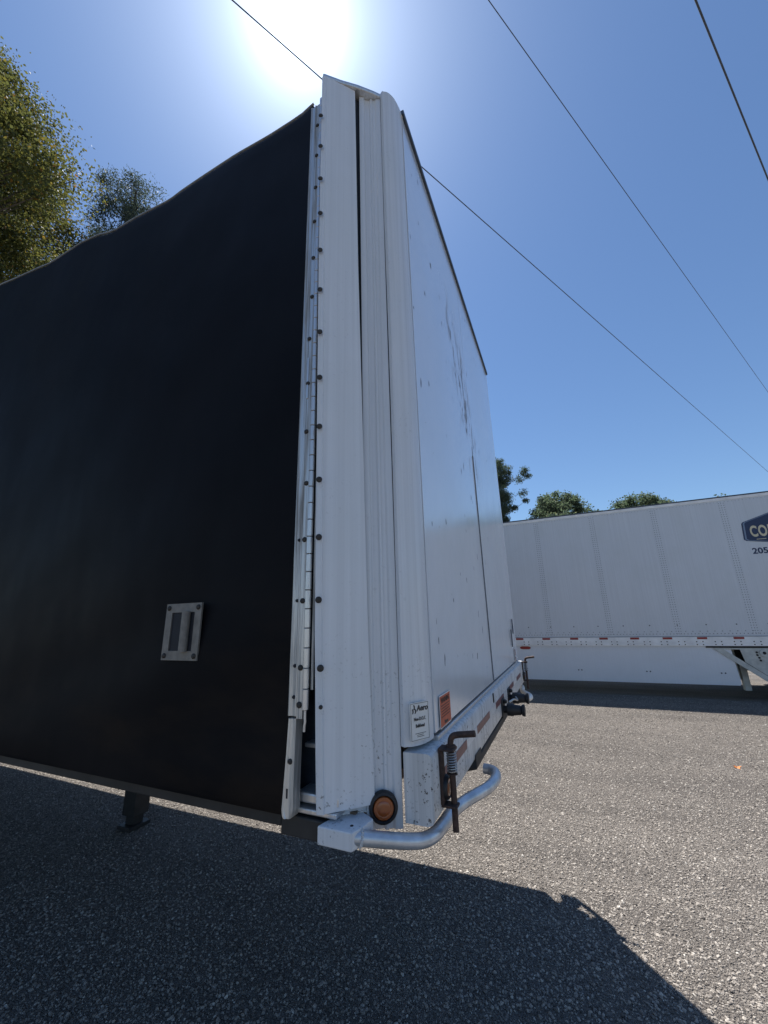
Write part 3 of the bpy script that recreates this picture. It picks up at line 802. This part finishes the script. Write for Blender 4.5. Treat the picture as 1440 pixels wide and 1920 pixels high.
# rear axles
wheel0 = None
for x in (-11.6, -12.9):
    MB().tube([(x, 0.2, 0.5), (x, 2.4, 0.5)], 0.06, 10).build('axle', 'steel_dark', T)
    MB().box((x - 0.3, 0.72, 0.5), (x + 0.3, 1.9, 0.87)).build('suspension_hanger', 'steel_dark', T)
    for y in (0.02, 0.36, 2.0, 2.34):
        p = Vector((x, y + 0.13, 0.5))
        if wheel0 is None:
            wheel0 = MB().lathe(p - Vector((0, 0.13, 0)), (0, 1, 0), [(0, 0.3), (0.0, 0.46), (0.03, 0.498), (0.23, 0.498), (0.26, 0.46), (0.26, 0.3)], 32).build('tyre', 'rubber_black', T, smooth=True, origin=p)
            rim0 = MB().lathe(p - Vector((0, 0.11, 0)), (0, 1, 0), [(0, 0.12), (0.0, 0.29), (0.22, 0.29), (0.22, 0.1)], 24).build('rim', 'aluminium_clean', wheel0, smooth=True, origin=p)
        else:
            w_ = clone(wheel0, T, p); clone(rim0, w_, p)

# --- front beam of the flatbed, with tape, lamp, latch
BX, BZ0, BZ1 = 0.0245, 1.268, 1.431
m = MB()
rows = []
for j in range(41):
    y = 0.062 + (2.543 - 0.062) * j / 40
    w_ = 0.0015 * math.sin(9 * y)
    sec = [(-0.056, y, BZ0), (-0.056, y, BZ1), (BX - 0.012, y, BZ1 + 0.001), (BX - 0.004, y, BZ1 - 0.003), (BX, y, BZ1 - 0.012), (BX + w_ * 0.3, y, 1.35), (BX, y, BZ0 + 0.018), (BX - 0.006, y, BZ0 + 0.005), (BX - 0.018, y, BZ0), (-0.056, y, BZ0)]
    rows.append(sec)
m.grid(rows); n = 10
m.f += [tuple(range(n - 1)), tuple(40 * n + k for k in reversed(range(n - 1)))]
beam = m.build('front_beam', 'beam_white', T, smooth=True, label='chipped white front beam with red and white tape')
tz0, tz1 = 1.345, 1.372
yy = 0.17; k = 0
while yy < 2.50:
    L_ = 0.28 if k % 2 == 0 else 0.18
    e = min(yy + L_, 2.50)
    if k % 2 == 0:
        MB().box((BX, yy, tz0), (BX + 0.0016, e, tz1)).build('red_tape', 'tape_red', beam)
    else:
        MB().box((BX, yy + 0.001, tz0), (BX + 0.0013, e - 0.001, tz1)).build('white_tape', 'tape_white', beam)
    yy = e; k += 1
lamp((BX, 0.153, 1.330), (1, 0, 0), 0.030, T)
lamp((BX, 2.605 - 0.153, 1.330), (1, 0, 0), 0.030, T)
# lower coupler plate under the beam
MB().prism([(-1.5, 0.56), (-0.02, 0.56), (0.020, 0.60), (0.020, 2.0), (-0.02, 2.04), (-1.5, 2.04)], 1.232, 1.266).build('coupler_plate', 'steel_dark', T, bevel=0.006)
MB().box((0.0235, 0.56, 1.268), (0.0275, 0.66, 1.292)).build('plate_lug', 'steel_dark', T)

# spring latch: U bracket, rod with crank handle, spring
def latch(mir, mat_, spring):
    f = (lambda p: Vector((p[0], 2.605 - p[1], p[2]))) if mir else (lambda p: Vector(p))
    m = MB()
    def bx(a, b_):
        a, b_ = f(a), f(b_); m.box((min(a.x, b_.x), min(a.y, b_.y), min(a.z, b_.z)), (max(a.x, b_.x), max(a.y, b_.y), max(a.z, b_.z)))
    bx((BX - 0.001, 0.120, 1.297), (BX + 0.0075, 0.150, 1.425))
    bx((BX - 0.001, 0.118, 1.4255), (BX + 0.044, 0.160, 1.432))
    bx((BX - 0.001, 0.124, 1.290), (BX + 0.042, 0.158, 1.2965))
    br = m.build('latch_bracket', mat_, T, bevel=0.0018, seg=2, label='rusty spring latch on the far end of the beam' if mir else 'rusty spring latch on the near end of the beam')
    X, Y = BX + 0.0295, 0.1465
    path = catmull([f(p) for p in ((X, Y, 1.232), (X, Y, 1.30), (X, Y, 1.42), (X, Y, 1.444), (X + 0.006, Y, 1.4575), (X + 0.020, Y, 1.463), (X + 0.045, Y, 1.4665), (X + 0.071, Y, 1.470))], 6)
    MB().tube(path, 0.0083, 12).build('latch_rod', mat_, br, smooth=True)
    MB().lathe(f((X, Y, 1.432)), (0, 0, 1), [(0, 0.014), (0.004, 0.014), (0.005, 0.012)], 16).build('collar', mat_, br)
    MB().lathe(f((X, Y, 1.365)), (0, 0, 1), [(0, 0.0145), (0.003, 0.0145)], 16).build('washer', mat_, br)
    if spring:
        hel = [f((X + 0.0128 * math.cos(a), Y + 0.0128 * math.sin(a), 1.3685 + 0.056 * a / (2 * math.pi * 9))) for a in np.linspace(0, 2 * math.pi * 9, 160)]
        MB().tube(hel, 0.0019, 6).build('spring', 'spring_steel', br, smooth=True)
latch(False, 'iron_rusty', True)
latch(True, 'iron_rusty', True)

# bent bumper tube at each front corner
def bumper(mir, mat_):
    f = (lambda p: Vector((p[0], 2.605 - p[1], p[2]))) if mir else (lambda p: Vector(p))
    pts = [(-0.150, -0.066, 1.275), (-0.128, -0.048, 1.270), (-0.085, -0.010, 1.257), (-0.048, 0.022, 1.247), (-0.012, 0.060, 1.238), (0.006, 0.105, 1.234), (0.012, 0.170, 1.232), (0.017, 0.245, 1.233), (0.034, 0.315, 1.234), (0.062, 0.385, 1.235), (0.086, 0.450, 1.235), (0.098, 0.520, 1.236), (0.092, 0.575, 1.237), (0.072, 0.600, 1.238), (0.045, 0.606, 1.239)]
    tb = MB().tube(catmull([f(p) for p in pts], 5), 0.0172, 16).build('bumper_tube', mat_, T, smooth=True, label='bent white tube at the far front corner' if mir else 'bent pale metal tube curling out from the near front corner')
    def F(a): return [(p.x, p.y) for p in (f((q[0], q[1], 0)) for q in a)][::-1 if mir else 1]
    MB().prism(F([(-0.232, -0.083), (-0.136, -0.083), (-0.124, -0.045), (-0.118, 0.0), (-0.160, 0.025), (-0.212, 0.010)]), 1.253, 1.2925).build('bracket', 'post_white', tb, bevel=0.003)
    MB().prism(F([(-0.224, -0.034), (-0.152, 0.030), (-0.172, 0.050), (-0.240, -0.012)]), 1.292, 1.37).build('stub_post', 'post_white', tb, bevel=0.002)
    weld([f(p) for p in ((-0.226, -0.030, 1.2935), (-0.20, -0.006, 1.2935), (-0.175, 0.012, 1.2935), (-0.150, 0.030, 1.2935))], tb)
    d_ = Vector((0.022, 0.018, -0.005)).normalized(); u_ = d_.orthogonal().normalized(); w2_ = d_.cross(u_)
    weld([f(Vector((-0.1295, -0.0492, 1.2705)) + (u_ * math.cos(a) + w2_ * math.sin(a)) * 0.0175) for a in np.linspace(0, 6.28, 9)], tb)
    MB().lathe(f((-0.152, -0.052, 1.2925)), (0, 0, 1), [(0, 0.0045), (0.001, 0.0042)], 10).build('bolt_hole', 'gap_black', tb)
def weld(path, parent):
    r3 = random.Random(4); pts = catmull(path, 10)
    MB().tube([p + Vector((r3.uniform(-1, 1), r3.uniform(-1, 1), r3.uniform(-1, 1))) * 0.0009 for p in pts], [0.0032 + r3.uniform(-0.0009, 0.0009) for _ in pts], 7).build('weld_bead', 'beam_white', parent, smooth=True)
bumper(False, 'tube_galvanised'); bumper(True, 'tube_white')

# air couplings
def gladhand(y, z, s):
    o = Vector((BX, y, z))
    b_ = MB()
    b_.lathe(o, (1, 0, 0), [(0, 0.018), (0.020, 0.018), (0.024, 0.030), (0.052, 0.031), (0.060, 0.026), (0.088, 0.024), (0.094, 0.020), (0.100, 0.028), (0.112, 0.029), (0.114, 0.02)], 18)
    gh = b_.build('air_coupling', 'rubber_black', T, smooth=True)
    MB().box((BX, y - 0.05, z - 0.035), (BX + 0.006, y + 0.05, z + 0.055)).build('mount_plate', 'steel_dark', gh, bevel=0.003)
    MB().lathe(o + Vector((0.012, 0.0, 0.030)), (0, 0, 1), [(0, 0.012), (0.012, 0.014), (0.018, 0.008)], 10).build('valve_knob', 'steel_dark', gh, smooth=True)
    return gh
gladhand(1.30, 1.305, 1); gladhand(1.56, 1.318, 1)
MB().box((BX, 1.03, 1.385), (BX + 0.004, 1.045, 1.425)).build('cable_clip', 'steel_dark', beam)
MB().tube(catmull([(BX + 0.03, 1.33, 1.335), (BX + 0.05, 1.39, 1.34), (BX + 0.06, 1.46, 1.325), (BX + 0.045, 1.52, 1.33)], 5), 0.005, 8).build('chain_link', 'spring_steel', T, smooth=True)

# ------------------------------------------------------------------ white box trailer behind
BY = 9.38
BG = 0.10
V = thing('box_trailer', 'long white box trailer with side skirt standing in the background', 'trailer', (-0.5, BY + 1.3, BG))
VX0, VX1 = -8.6, 7.4
VT, VR1, VR0 = 4.21, 1.305, 1.12
MB().box((VX0, BY + 0.02, VR0 + 0.02), (VX1, BY + 2.58, VT - 0.02)).build('body', 'van_white', V)
# side sheets, one per bay
xj = [0.017 + 1.2665 * k for k in range(-7, 7)]
edges = [VX0] + [x for x in xj if VX0 + 0.2 < x < VX1 - 0.2] + [VX1]
for a, b_ in zip(edges[:-1], edges[1:]):
    MB().box((a + 0.002, BY, VR1 - 0.02), (b_ - 0.002, BY + 0.019, VT - 0.075)).build('side_panel', 'van_white', V)
# overlap strips with rivet rows
def rivet_field(pts, name, r=0.008):
    m = MB()
    for (x, z) in pts:
        b = len(m.v)
        m.v += [(x + r * math.cos(R(60 * k)), BY - 0.0045, z + r * math.sin(R(60 * k))) for k in range(6)] + [(x + 1.25 * r * math.cos(R(60 * k)), BY - 0.0008, z + 1.25 * r * math.sin(R(60 * k))) for k in range(6)]
        m.f.append(tuple(b + k for k in range(6)))
        m.f += [(b + k, b + (k + 1) % 6, b + 6 + (k + 1) % 6, b + 6 + k) for k in range(6)]
    o = m.build(name, 'rivet_grey', V, recalc=False)
    tag(o, kind='stuff'); return o
for x in xj:
    if not (-2.5 < x < VX1 - 0.3): continue
    MB().box((x - 0.055, BY - 0.0022, VR1 + 0.005), (x + 0.055, BY - 0.0002, VT - 0.085)).build('joint_strip', 'van_white', V)
    rivet_field([(x + dx, VR1 + 0.06 + 0.05 * k) for dx in (-0.042, 0.0, 0.042) for k in range(55)], 'rivet_row')
rivet_field([(-1.2 + 0.062 * k, VR1 + 0.055) for k in range(105)] + [(-1.17 + 0.124 * k, VR1 + 0.105) for k in range(52)], 'rivet_row')
rivet_field([(-1.2 + 0.062 * k, VT - 0.115) for k in range(105)], 'rivet_row', 0.005)
place = None
for k in range(12):
    p = Vector((-0.95 + 0.5 * k, BY, VR1 + 0.235))
    if place is None: place = MB().lathe(p, (0, -1, 0), [(0, 0.013), (0.004, 0.012), (0.005, 0.006)], 8).build('rivet', 'trim_dark', V, origin=p)
    else: clone(place, V, p)
MB().box((VX0, BY - 0.010, VT - 0.078), (VX1, BY + 0.05, VT - 0.018)).build('top_rail', 'van_rail', V, bevel=0.004)
MB().box((VX0, BY - 0.016, VT - 0.016), (VX1, BY + 2.61, VT + 0.008)).build('roof_edge', 'trim_dark', V, bevel=0.003)
br_ = MB()
br_.prism_dir([(VX0, BY + 0.03, VR0), (VX0, BY - 0.014, VR0), (VX0, BY - 0.014, VR0 + 0.052), (VX0, BY - 0.009, VR0 + 0.056), (VX0, BY - 0.014, VR0 + 0.060), (VX0, BY - 0.014, VR1 - 0.008), (VX0, BY - 0.006, VR1), (VX0, BY + 0.03, VR1)], (VX1 - VX0, 0, 0))
rail = br_.build('bottom_rail', 'van_rail', V)
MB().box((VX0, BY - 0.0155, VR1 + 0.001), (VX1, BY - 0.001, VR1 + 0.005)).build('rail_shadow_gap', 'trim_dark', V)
r0 = None
for k in range(-4, 12):
    p = Vector((-0.685 + 0.6015 * k, BY - 0.0155, VR1 - 0.032))
    if not (VX0 + 0.2 < p.x < VX1 - 0.2): continue
    if r0 is None: r0 = MB().box(p - Vector((0.085, 0.0012, 0.021)), p + Vector((0.085, 0.0012, 0.021))).build('reflector', 'reflector_red', rail, origin=p)
    else: clone(r0, rail, p)
b0_ = None
for k in range(-3, 20):
    for dx in (0, 0.105):
        for z in (VR0 + 0.028, VR0 + 0.085):
            p = Vector((-0.9 + 0.31 * k + dx, BY - 0.014, z))
            if not -1.5 < p.x < 5.2: continue
            if b0_ is None: b0_ = MB().lathe(p, (0, -1, 0), [(0, 0.0115), (0.005, 0.010), (0.006, 0.004)], 8).build('rail_bolt', 'steel_dark', rail, origin=p)
            else: clone(b0_, rail, p)
# side skirt
sk = MB()
sk.prism_dir([(-5.2, BY + 0.02, VR0), (-5.2, BY + 0.02, 0.36), (3.37, BY + 0.02, 0.375), (3.40, BY + 0.02, 0.41), (3.36, BY + 0.02, VR0)], (0, 0.012, 0))
skirt = sk.build('side_skirt', 'skirt_white', V, bevel=0.003)
s0 = None
for x in (-0.62, 0.55, 1.87, 3.15):
    for dx in (-0.032, 0.032):
        p = Vector((x + dx, BY + 0.02, 0.60))
        if s0 is None: s0 = MB().lathe(p, (0, -1, 0), [(0, 0.015), (0.004, 0.013), (0.005, 0.006)], 10).build('skirt_bolt', 'trim_dark', skirt, origin=p)
        else: clone(s0, skirt, p)
lm = MB()
poly = [(0.075 * math.cos(a) * 1.0 + (0.05 if math.cos(a) > 0 else -0.05), 0.032 * math.sin(a)) for a in np.linspace(0, 2 * math.pi, 20, endpoint=False)]
flat([(x, z) for x, z in poly], (-0.58, BY + 0.019, VR0 - 0.05), (1, 0, 0), (0, 0, 1), 0.012).build('side_marker', 'reflector_red', skirt)
# slider frame with its white gusset
MB().box((2.96, BY + 0.006, 1.083), (VX1 - 0.05, BY + 0.06, VR0 - 0.002)).build('slider_rail', 'steel_dark', V)
gm = MB()
outer = [(3.06, 1.078), (3.79, 0.47), (6.9, 0.47), (7.0, 1.078)]
def strip_poly(pts): gm.prism_dir([(x, BY + 0.003, z) for x, z in pts], (0, 0.014, 0))
# gusset: frame around a four-sided opening
strip_poly([(3.06, 1.078), (3.79, 0.47), (3.86, 0.535), (3.30, 1.005), (3.24, 1.055)])
strip_poly([(3.06, 1.078), (3.24, 1.055), (3.50, 1.052), (4.3, 1.052), (4.3, 1.078)])
strip_poly([(3.50, 1.052), (3.54, 0.815), (3.86, 0.545), (4.3, 0.535), (4.3, 1.052)])
strip_poly([(3.79, 0.47), (4.3, 0.47), (4.3, 0.535), (3.86, 0.535)])
gus = gm.build('slider_gusset', 'slider_white', V, recalc=True)
for p_, r_ in (((3.75, 1.0), 0.02), ((3.75, 0.95), 0.02), ((3.77, 0.90), 0.02), ((3.78, 0.85), 0.02)):
    MB().lathe((p_[0], BY + 0.003, p_[1]), (0, -1, 0), [(0, r_), (0.012, r_ * 0.9)], 8).build('gusset_bolt', 'steel_dark', gus)
MB().lathe((3.86, BY + 0.003, 0.99), (0, -1, 0), [(0, 0.075), (0.02, 0.07), (0.022, 0.03), (0.01, 0.028)], 16).build('pivot_bush', 'slider_white', gus, smooth=True)
MB().lathe((3.86, BY - 0.0195, 0.99), (0, -1, 0), [(0, 0.028), (0.002, 0.026)], 12).build('pivot_hole', 'gap_black', gus)
MB().box((3.34, BY + 0.35, 0.45), (3.50, BY + 0.45, 1.08)).build('hanger', 'slider_white', V)
MB().box((3.52, BY + 0.30, 0.25), (3.62, BY + 0.42, 0.75)).build('stand_leg', 'slider_white', V)
MB().box((3.2, BY + 0.4, 0.62), (7.0, BY + 0.55, 1.1)).build('frame_beam', 'steel_dark', V)
MB().box((3.2, BY + 2.05, 0.62), (7.0, BY + 2.2, 1.1)).build('frame_beam', 'steel_dark', V)
vw = None
for x in (4.85, 6.1):
    MB().tube([(x, BY + 0.1, 0.5 + BG), (x, BY + 2.5, 0.5 + BG)], 0.06, 10).build('axle', 'steel_dark', V)
    for y in (0.08, 0.40, 1.95, 2.27):
        p = Vector((x, BY + y + 0.13, 0.5 + BG))
        if vw is None:
            vw = MB().lathe(p - Vector((0, 0.13, 0)), (0, 1, 0), [(0, 0.3), (0.0, 0.46), (0.03, 0.498), (0.23, 0.498), (0.26, 0.46), (0.26, 0.3)], 32).build('tyre', 'rubber_black', V, smooth=True, origin=p)
            vr = MB().lathe(p - Vector((0, 0.11, 0)), (0, 1, 0), [(0, 0.12), (0.0, 0.29), (0.22, 0.29), (0.22, 0.1)], 24).build('rim', 'aluminium_clean', vw, smooth=True, origin=p)
        else:
            w_ = clone(vw, V, p); clone(vr, w_, p)
for y in (0.5, 2.0):
    lg = MB().box((-5.9, BY + y, 0.16), (-5.76, BY + y + 0.14, 1.14)).build('landing_leg', 'steel_dark', V)
    MB().box((-5.98, BY + y - 0.06, BG), (-5.68, BY + y + 0.2, BG + 0.05)).build('foot', 'steel_dark', lg)
# logo and phone number near its rear end
def hexa(s, cx, cz):
    base = [(4.035, 3.235), (4.072, 3.205), (5.10, 3.03), (6.13, 3.205), (6.165, 3.235), (6.135, 3.585), (6.11, 3.605), (5.10, 3.95), (4.09, 3.605), (4.062, 3.575)]
    return [(cx + (x - cx) * s, cz + (z - cz) * s) for x, z in base]
def ringed(name, mat, s, y, parent):
    pts = hexa(s, 5.10, 3.46)
    return MB().prism_dir([(x, BY - y, z) for x, z in pts], (0, y - 0.0005, 0)).build(name, mat, parent, recalc=True)
badge = ringed('logo_badge', 'print_navy', 1.0, 0.004, V)
tag(badge, 'navy six-sided badge with cream capital letters')
ringed('badge_ring', 'print_steel', 0.978, 0.0055, badge)
ringed('badge_field', 'print_navy', 0.953, 0.007, badge)
text_part('COL', 0.315, (4.165, BY - 0.0072, 3.288), (1, 0, 0), (0, 0, 1), 'print_cream', badge, 'lettering', 0.010, 0.56, spacing=1.12)
MB().box((4.24, BY - 0.0085, 3.218), (4.395, BY - 0.0070, 3.230)).build('badge_line', 'print_cream', badge)
text_part('205-', 0.165, (4.118, BY - 0.0008, 2.930), (1, 0, 0), (0, 0, 1), 'print_navy', V, 'phone_number', 0.005, 1.05)

# ------------------------------------------------------------------ overhead wires
def wire(a, b_, sag, r, label):
    a, b_ = Vector(a), Vector(b_); pts = []
    for k in range(25):
        t = k / 24; p = a.lerp(b_, t); p.z -= sag * 4 * t * (1 - t); pts.append(p)
    o = MB().tube(pts, r, 6).build('power_line', 'wire_black', None, smooth=True)
    tag(o, label, 'wire', 'overhead wires crossing the sky')
def ext(a, b_, k0, k1):
    a, b_ = Vector(a), Vector(b_); d = b_ - a; return a - d * k0, b_ + d * k1
A, B = ext((0.53, 1.97, 8.6), (7.34, 14.18, 8.6), 0.8, 0.9); wire(A, B, 0.0, 0.0055, 'thin overhead wire, middle of the three crossing the sky')
A, B = ext((2.72, 2.99, 8.6), (4.38, 5.85, 8.6), 3.0, 6.0); wire(A, B, 0.0, 0.011, 'thicker overhead wire in the top right corner of the sky')
A, B = ext((-1.75, 0.49, 7.6), (9.27, 20.23, 7.6), 0.6, 0.6); wire(A, B, 0.0, 0.0065, 'lowest overhead wire, coming out from behind the white bulkhead')

# ------------------------------------------------------------------ trees
def leaf_mesh(centers, sizes, droop, elong, r):
    """bent two-triangle-pair leaves at the given centres"""
    n = len(centers)
    th = r.uniform(0, 2 * np.pi, n); ph = r.normal(droop, 0.6, n)
    d = np.stack([np.cos(th) * np.cos(ph), np.sin(th) * np.cos(ph), np.sin(ph)], 1)
    rv = r.normal(size=(n, 3)); s = np.cross(d, rv); s /= np.linalg.norm(s, axis=1, keepdims=True) + 1e-9
    nn = np.cross(d, s)
    L_ = sizes[:, None]; w = L_ * elong
    p0 = centers - d * L_ * 0.5
    p1 = centers + s * w * 0.5 + nn * w * 0.18
    p2 = centers + d * L_ * 0.5
    p3 = centers - s * w * 0.5 + nn * w * 0.18
    v = np.stack([p0, p1, p2, p3], 1).reshape(-1, 3)
    i = np.arange(n) * 4
    f = np.concatenate([np.stack([i, i + 1, i + 2], 1), np.stack([i, i + 2, i + 3], 1)], 0)
    return v, f

def add_leaves(name, v, f, mat, parent, o):
    me = bpy.data.meshes.new(name)
    v = v - np.array(o)
    me.vertices.add(len(v)); me.vertices.foreach_set('co', v.astype(np.float32).ravel())
    me.loops.add(len(f) * 3); me.loops.foreach_set('vertex_index', f.astype(np.int32).ravel())
    me.polygons.add(len(f)); me.polygons.foreach_set('loop_start', (np.arange(len(f)) * 3).astype(np.int32))
    me.update(calc_edges=True); me.validate()
    me.materials.append(MATS[mat])
    ob = bpy.data.objects.new(name, me)
    return link(ob, parent, o)

def tree(name, label, base, profile, nclump, nleaf, csize, lsize, leafm, bark, seed, trunk_r=0.25, group=None, droop=-0.3, elong=0.7, shell=0.55, flat_=1.0, extra=()):
    """profile: list of (height, radius) of the crown"""
    r = np.random.default_rng(seed)
    base = Vector((base[0], base[1], ground_z(base[0], base[1])))
    t = thing(name, label, 'tree', base, group)
    hs = np.array([p[0] for p in profile], float); rs = np.array([p[1] for p in profile], float)
    top = hs.max(); bot = hs.min()
    order = np.argsort(hs); hs, rs = hs[order], rs[order]
    # trunk
    tp = [base + Vector((0, 0, -0.1))]
    lean = r.normal(0, 0.25, 2)
    for k in range(1, 9):
        q = k / 8
        tp.append(base + Vector((lean[0] * q + 0.15 * math.sin(3 * q + seed), lean[1] * q + 0.15 * math.cos(2.4 * q + seed), (top - 0.6) * q)))
    tr = [trunk_r * (1.25 if k == 0 else 1 - 0.9 * k / 8) + 0.02 for k in range(9)]
    MB().tube(tp, tr, 10).build('trunk', bark, t, smooth=True)
    # clumps on uneven lobes
    lobes = r.uniform(0, 2 * np.pi, 5)
    zz = r.uniform(bot, top, nclump * 4); rad = np.interp(zz, hs, rs)
    keep = r.uniform(0, rs.max(), len(zz)) < rad + 0.12 * rs.max(); zz, rad = zz[keep][:nclump], rad[keep][:nclump]
    an = r.uniform(0, 2 * np.pi, len(zz))
    lob = 0.82 + 0.16 * np.cos(3 * an + lobes[0] + zz * 0.9) + 0.12 * np.cos(5 * an + lobes[1] - zz * 1.7)
    rr = rad * lob * (shell + (1 - shell) * r.uniform(0, 1, len(zz)) ** 0.5)
    cl = np.stack([base.x + lean[0] * zz / top + rr * np.cos(an), base.y + lean[1] * zz / top + rr * np.sin(an), base.z + zz], 1)
    if len(extra): cl = np.concatenate([cl, np.array(extra, float)], 0)
    # limbs
    limbs = MB()
    for k in range(0, len(cl), 2):
        c_ = Vector(cl[k]); q = max(0.12, min(0.93, (c_.z - base.z - 0.35 * (Vector((c_.x, c_.y)) - Vector((base.x, base.y))).length) / top))
        i = q * 8; i0 = int(i); st_ = tp[i0].lerp(tp[min(8, i0 + 1)], i - i0)
        mid = st_.lerp(c_, 0.5) + Vector(r.normal(0, 0.12 * csize, 3)) - Vector((0, 0, 0.1 * (c_ - st_).length))
        r0_ = 0.30 * trunk_r * (1 - 0.6 * q)
        limbs.tube([st_, mid, c_], [r0_, r0_ * 0.6, 0.012], 5, cap=False)
    limbs.build('limb', bark, t, smooth=True)
    per = max(1, nleaf // len(cl))
    cs = csize * r.uniform(0.6, 1.35, len(cl))
    gn = r.normal(size=(len(cl), per, 3)); gl = np.linalg.norm(gn, axis=2, keepdims=True)
    gn = gn * np.minimum(1.0, (2.5 + 0.5 * r.uniform(-1, 1, gl.shape)) / gl)
    off = gn * cs[:, None, None] * np.array([0.55, 0.55, 0.42 * flat_])
    pts = (cl[:, None, :] + off).reshape(-1, 3)
    sz = lsize * r.uniform(0.6, 1.3, len(pts))
    v, f = leaf_mesh(pts, sz, droop, elong, r)
    add_leaves('crown', v, f, leafm, t, tuple(Vector(cl.mean(0).tolist())))
    return t

tree('sweetgum_tree', 'tall yellowing leafy tree behind the black tarp at the left edge', (-17.56, 0.22), [(21.9, 0.5), (21.1, 1.9), (20.0, 3.4), (18.8, 4.8), (17.4, 6.1), (15.5, 7.0), (13.0, 7.2), (9.0, 5.5)], 950, 480000, 0.66, 0.088, 'leaf_gum', 'bark_grey', 3, 0.42, droop=-0.5, elong=0.75, shell=0.35)
tree('cedar_tree', 'dark feathery treetop right of the yellowing tree, above the tarp', (-17.3, 7.9), [(24.6, 0.2), (23.9, 1.0), (23.0, 1.5), (21.5, 1.8), (16.0, 2.4), (8.0, 2.6), (4.0, 2.0)], 300, 80000, 0.5, 0.15, 'leaf_conifer', 'bark_dark', 5, 0.28, droop=0.45, elong=0.3, shell=0.25)
tree('pine_tree', 'tall pine with a side branch, beside the white bulkhead edge', (-5.3, 43.6), [(19.7, 0.9), (19.2, 2.2), (17.8, 2.7), (16.0, 2.4), (14.5, 2.9), (12.5, 3.2), (8.0, 2.5)], 260, 70000, 0.5, 0.2, 'leaf_pine', 'bark_dark', 8, 0.26, droop=0.5, elong=0.4, shell=0.3, extra=[(-1.75, 43.4, 17.6), (-1.35, 43.4, 17.2), (-1.6, 43.2, 17.9), (-2.3, 43.4, 16.9), (-1.9, 43.5, 14.4), (-2.1, 43.4, 15.3)], group='trees behind the box trailer')
tree('oak_tree', 'round green tree just right of the pine, above the box trailer', (1.1, 44.0), [(14.7, 0.8), (14.1, 2.0), (13.0, 3.0), (11.9, 3.9), (10.5, 4.6), (7.0, 4.6), (4.5, 3.3)], 300, 48000, 0.58, 0.2, 'leaf_oak', 'bark_grey', 12, 0.3, shell=0.4, group='trees behind the box trailer')
tree('oak_tree', 'broad low green treetop above the middle of the box trailer', (9.3, 48.0), [(14.2, 1.0), (13.6, 2.6), (12.8, 3.4), (11.8, 4.4), (9.0, 5.2), (5.0, 4.0)], 300, 45000, 0.58, 0.21, 'leaf_oak', 'bark_grey', 21, 0.3, shell=0.4, group='trees behind the box trailer')
tree('oak_tree', 'small tip of a treetop showing near the badge end of the box trailer', (15.6, 46.6), [(12.7, 0.6), (12.0, 1.6), (10.5, 2.8), (8.0, 3.5), (4.5, 2.5)], 120, 30000, 0.6, 0.22, 'leaf_oak', 'bark_grey', 33, 0.25, shell=0.4, group='trees behind the box trailer')

# ------------------------------------------------------------------ small things on the ground
def fallen_leaf():
    x, y = 1.99, 5.33; z = ground_z(x, y) + 0.012
    pts = []
    for k in range(10):
        a = 2 * math.pi * k / 10; rr = 0.045 if k % 2 == 0 else 0.024
        pts.append((x + rr * math.cos(a), y + rr * math.sin(a), z + 0.012 * math.cos(2 * a)))
    m = MB(); b = len(m.v); m.v += pts + [(x, y, z - 0.004)]
    m.f += [(k, (k + 1) % 10, 10) for k in range(10)]
    m.v += [(p[0], p[1], p[2] - 0.0015) for p in pts] + [(x, y, z - 0.0055)]
    m.f += [(11 + (k + 1) % 10, 11 + k, 21) for k in range(10)] + [(k, 11 + k, 11 + (k + 1) % 10, (k + 1) % 10) for k in range(10)]
    o = m.build('fallen_leaf', 'leaf_orange', None)
    tag(o, 'single orange leaf lying on the gravel', 'leaf')
fallen_leaf()
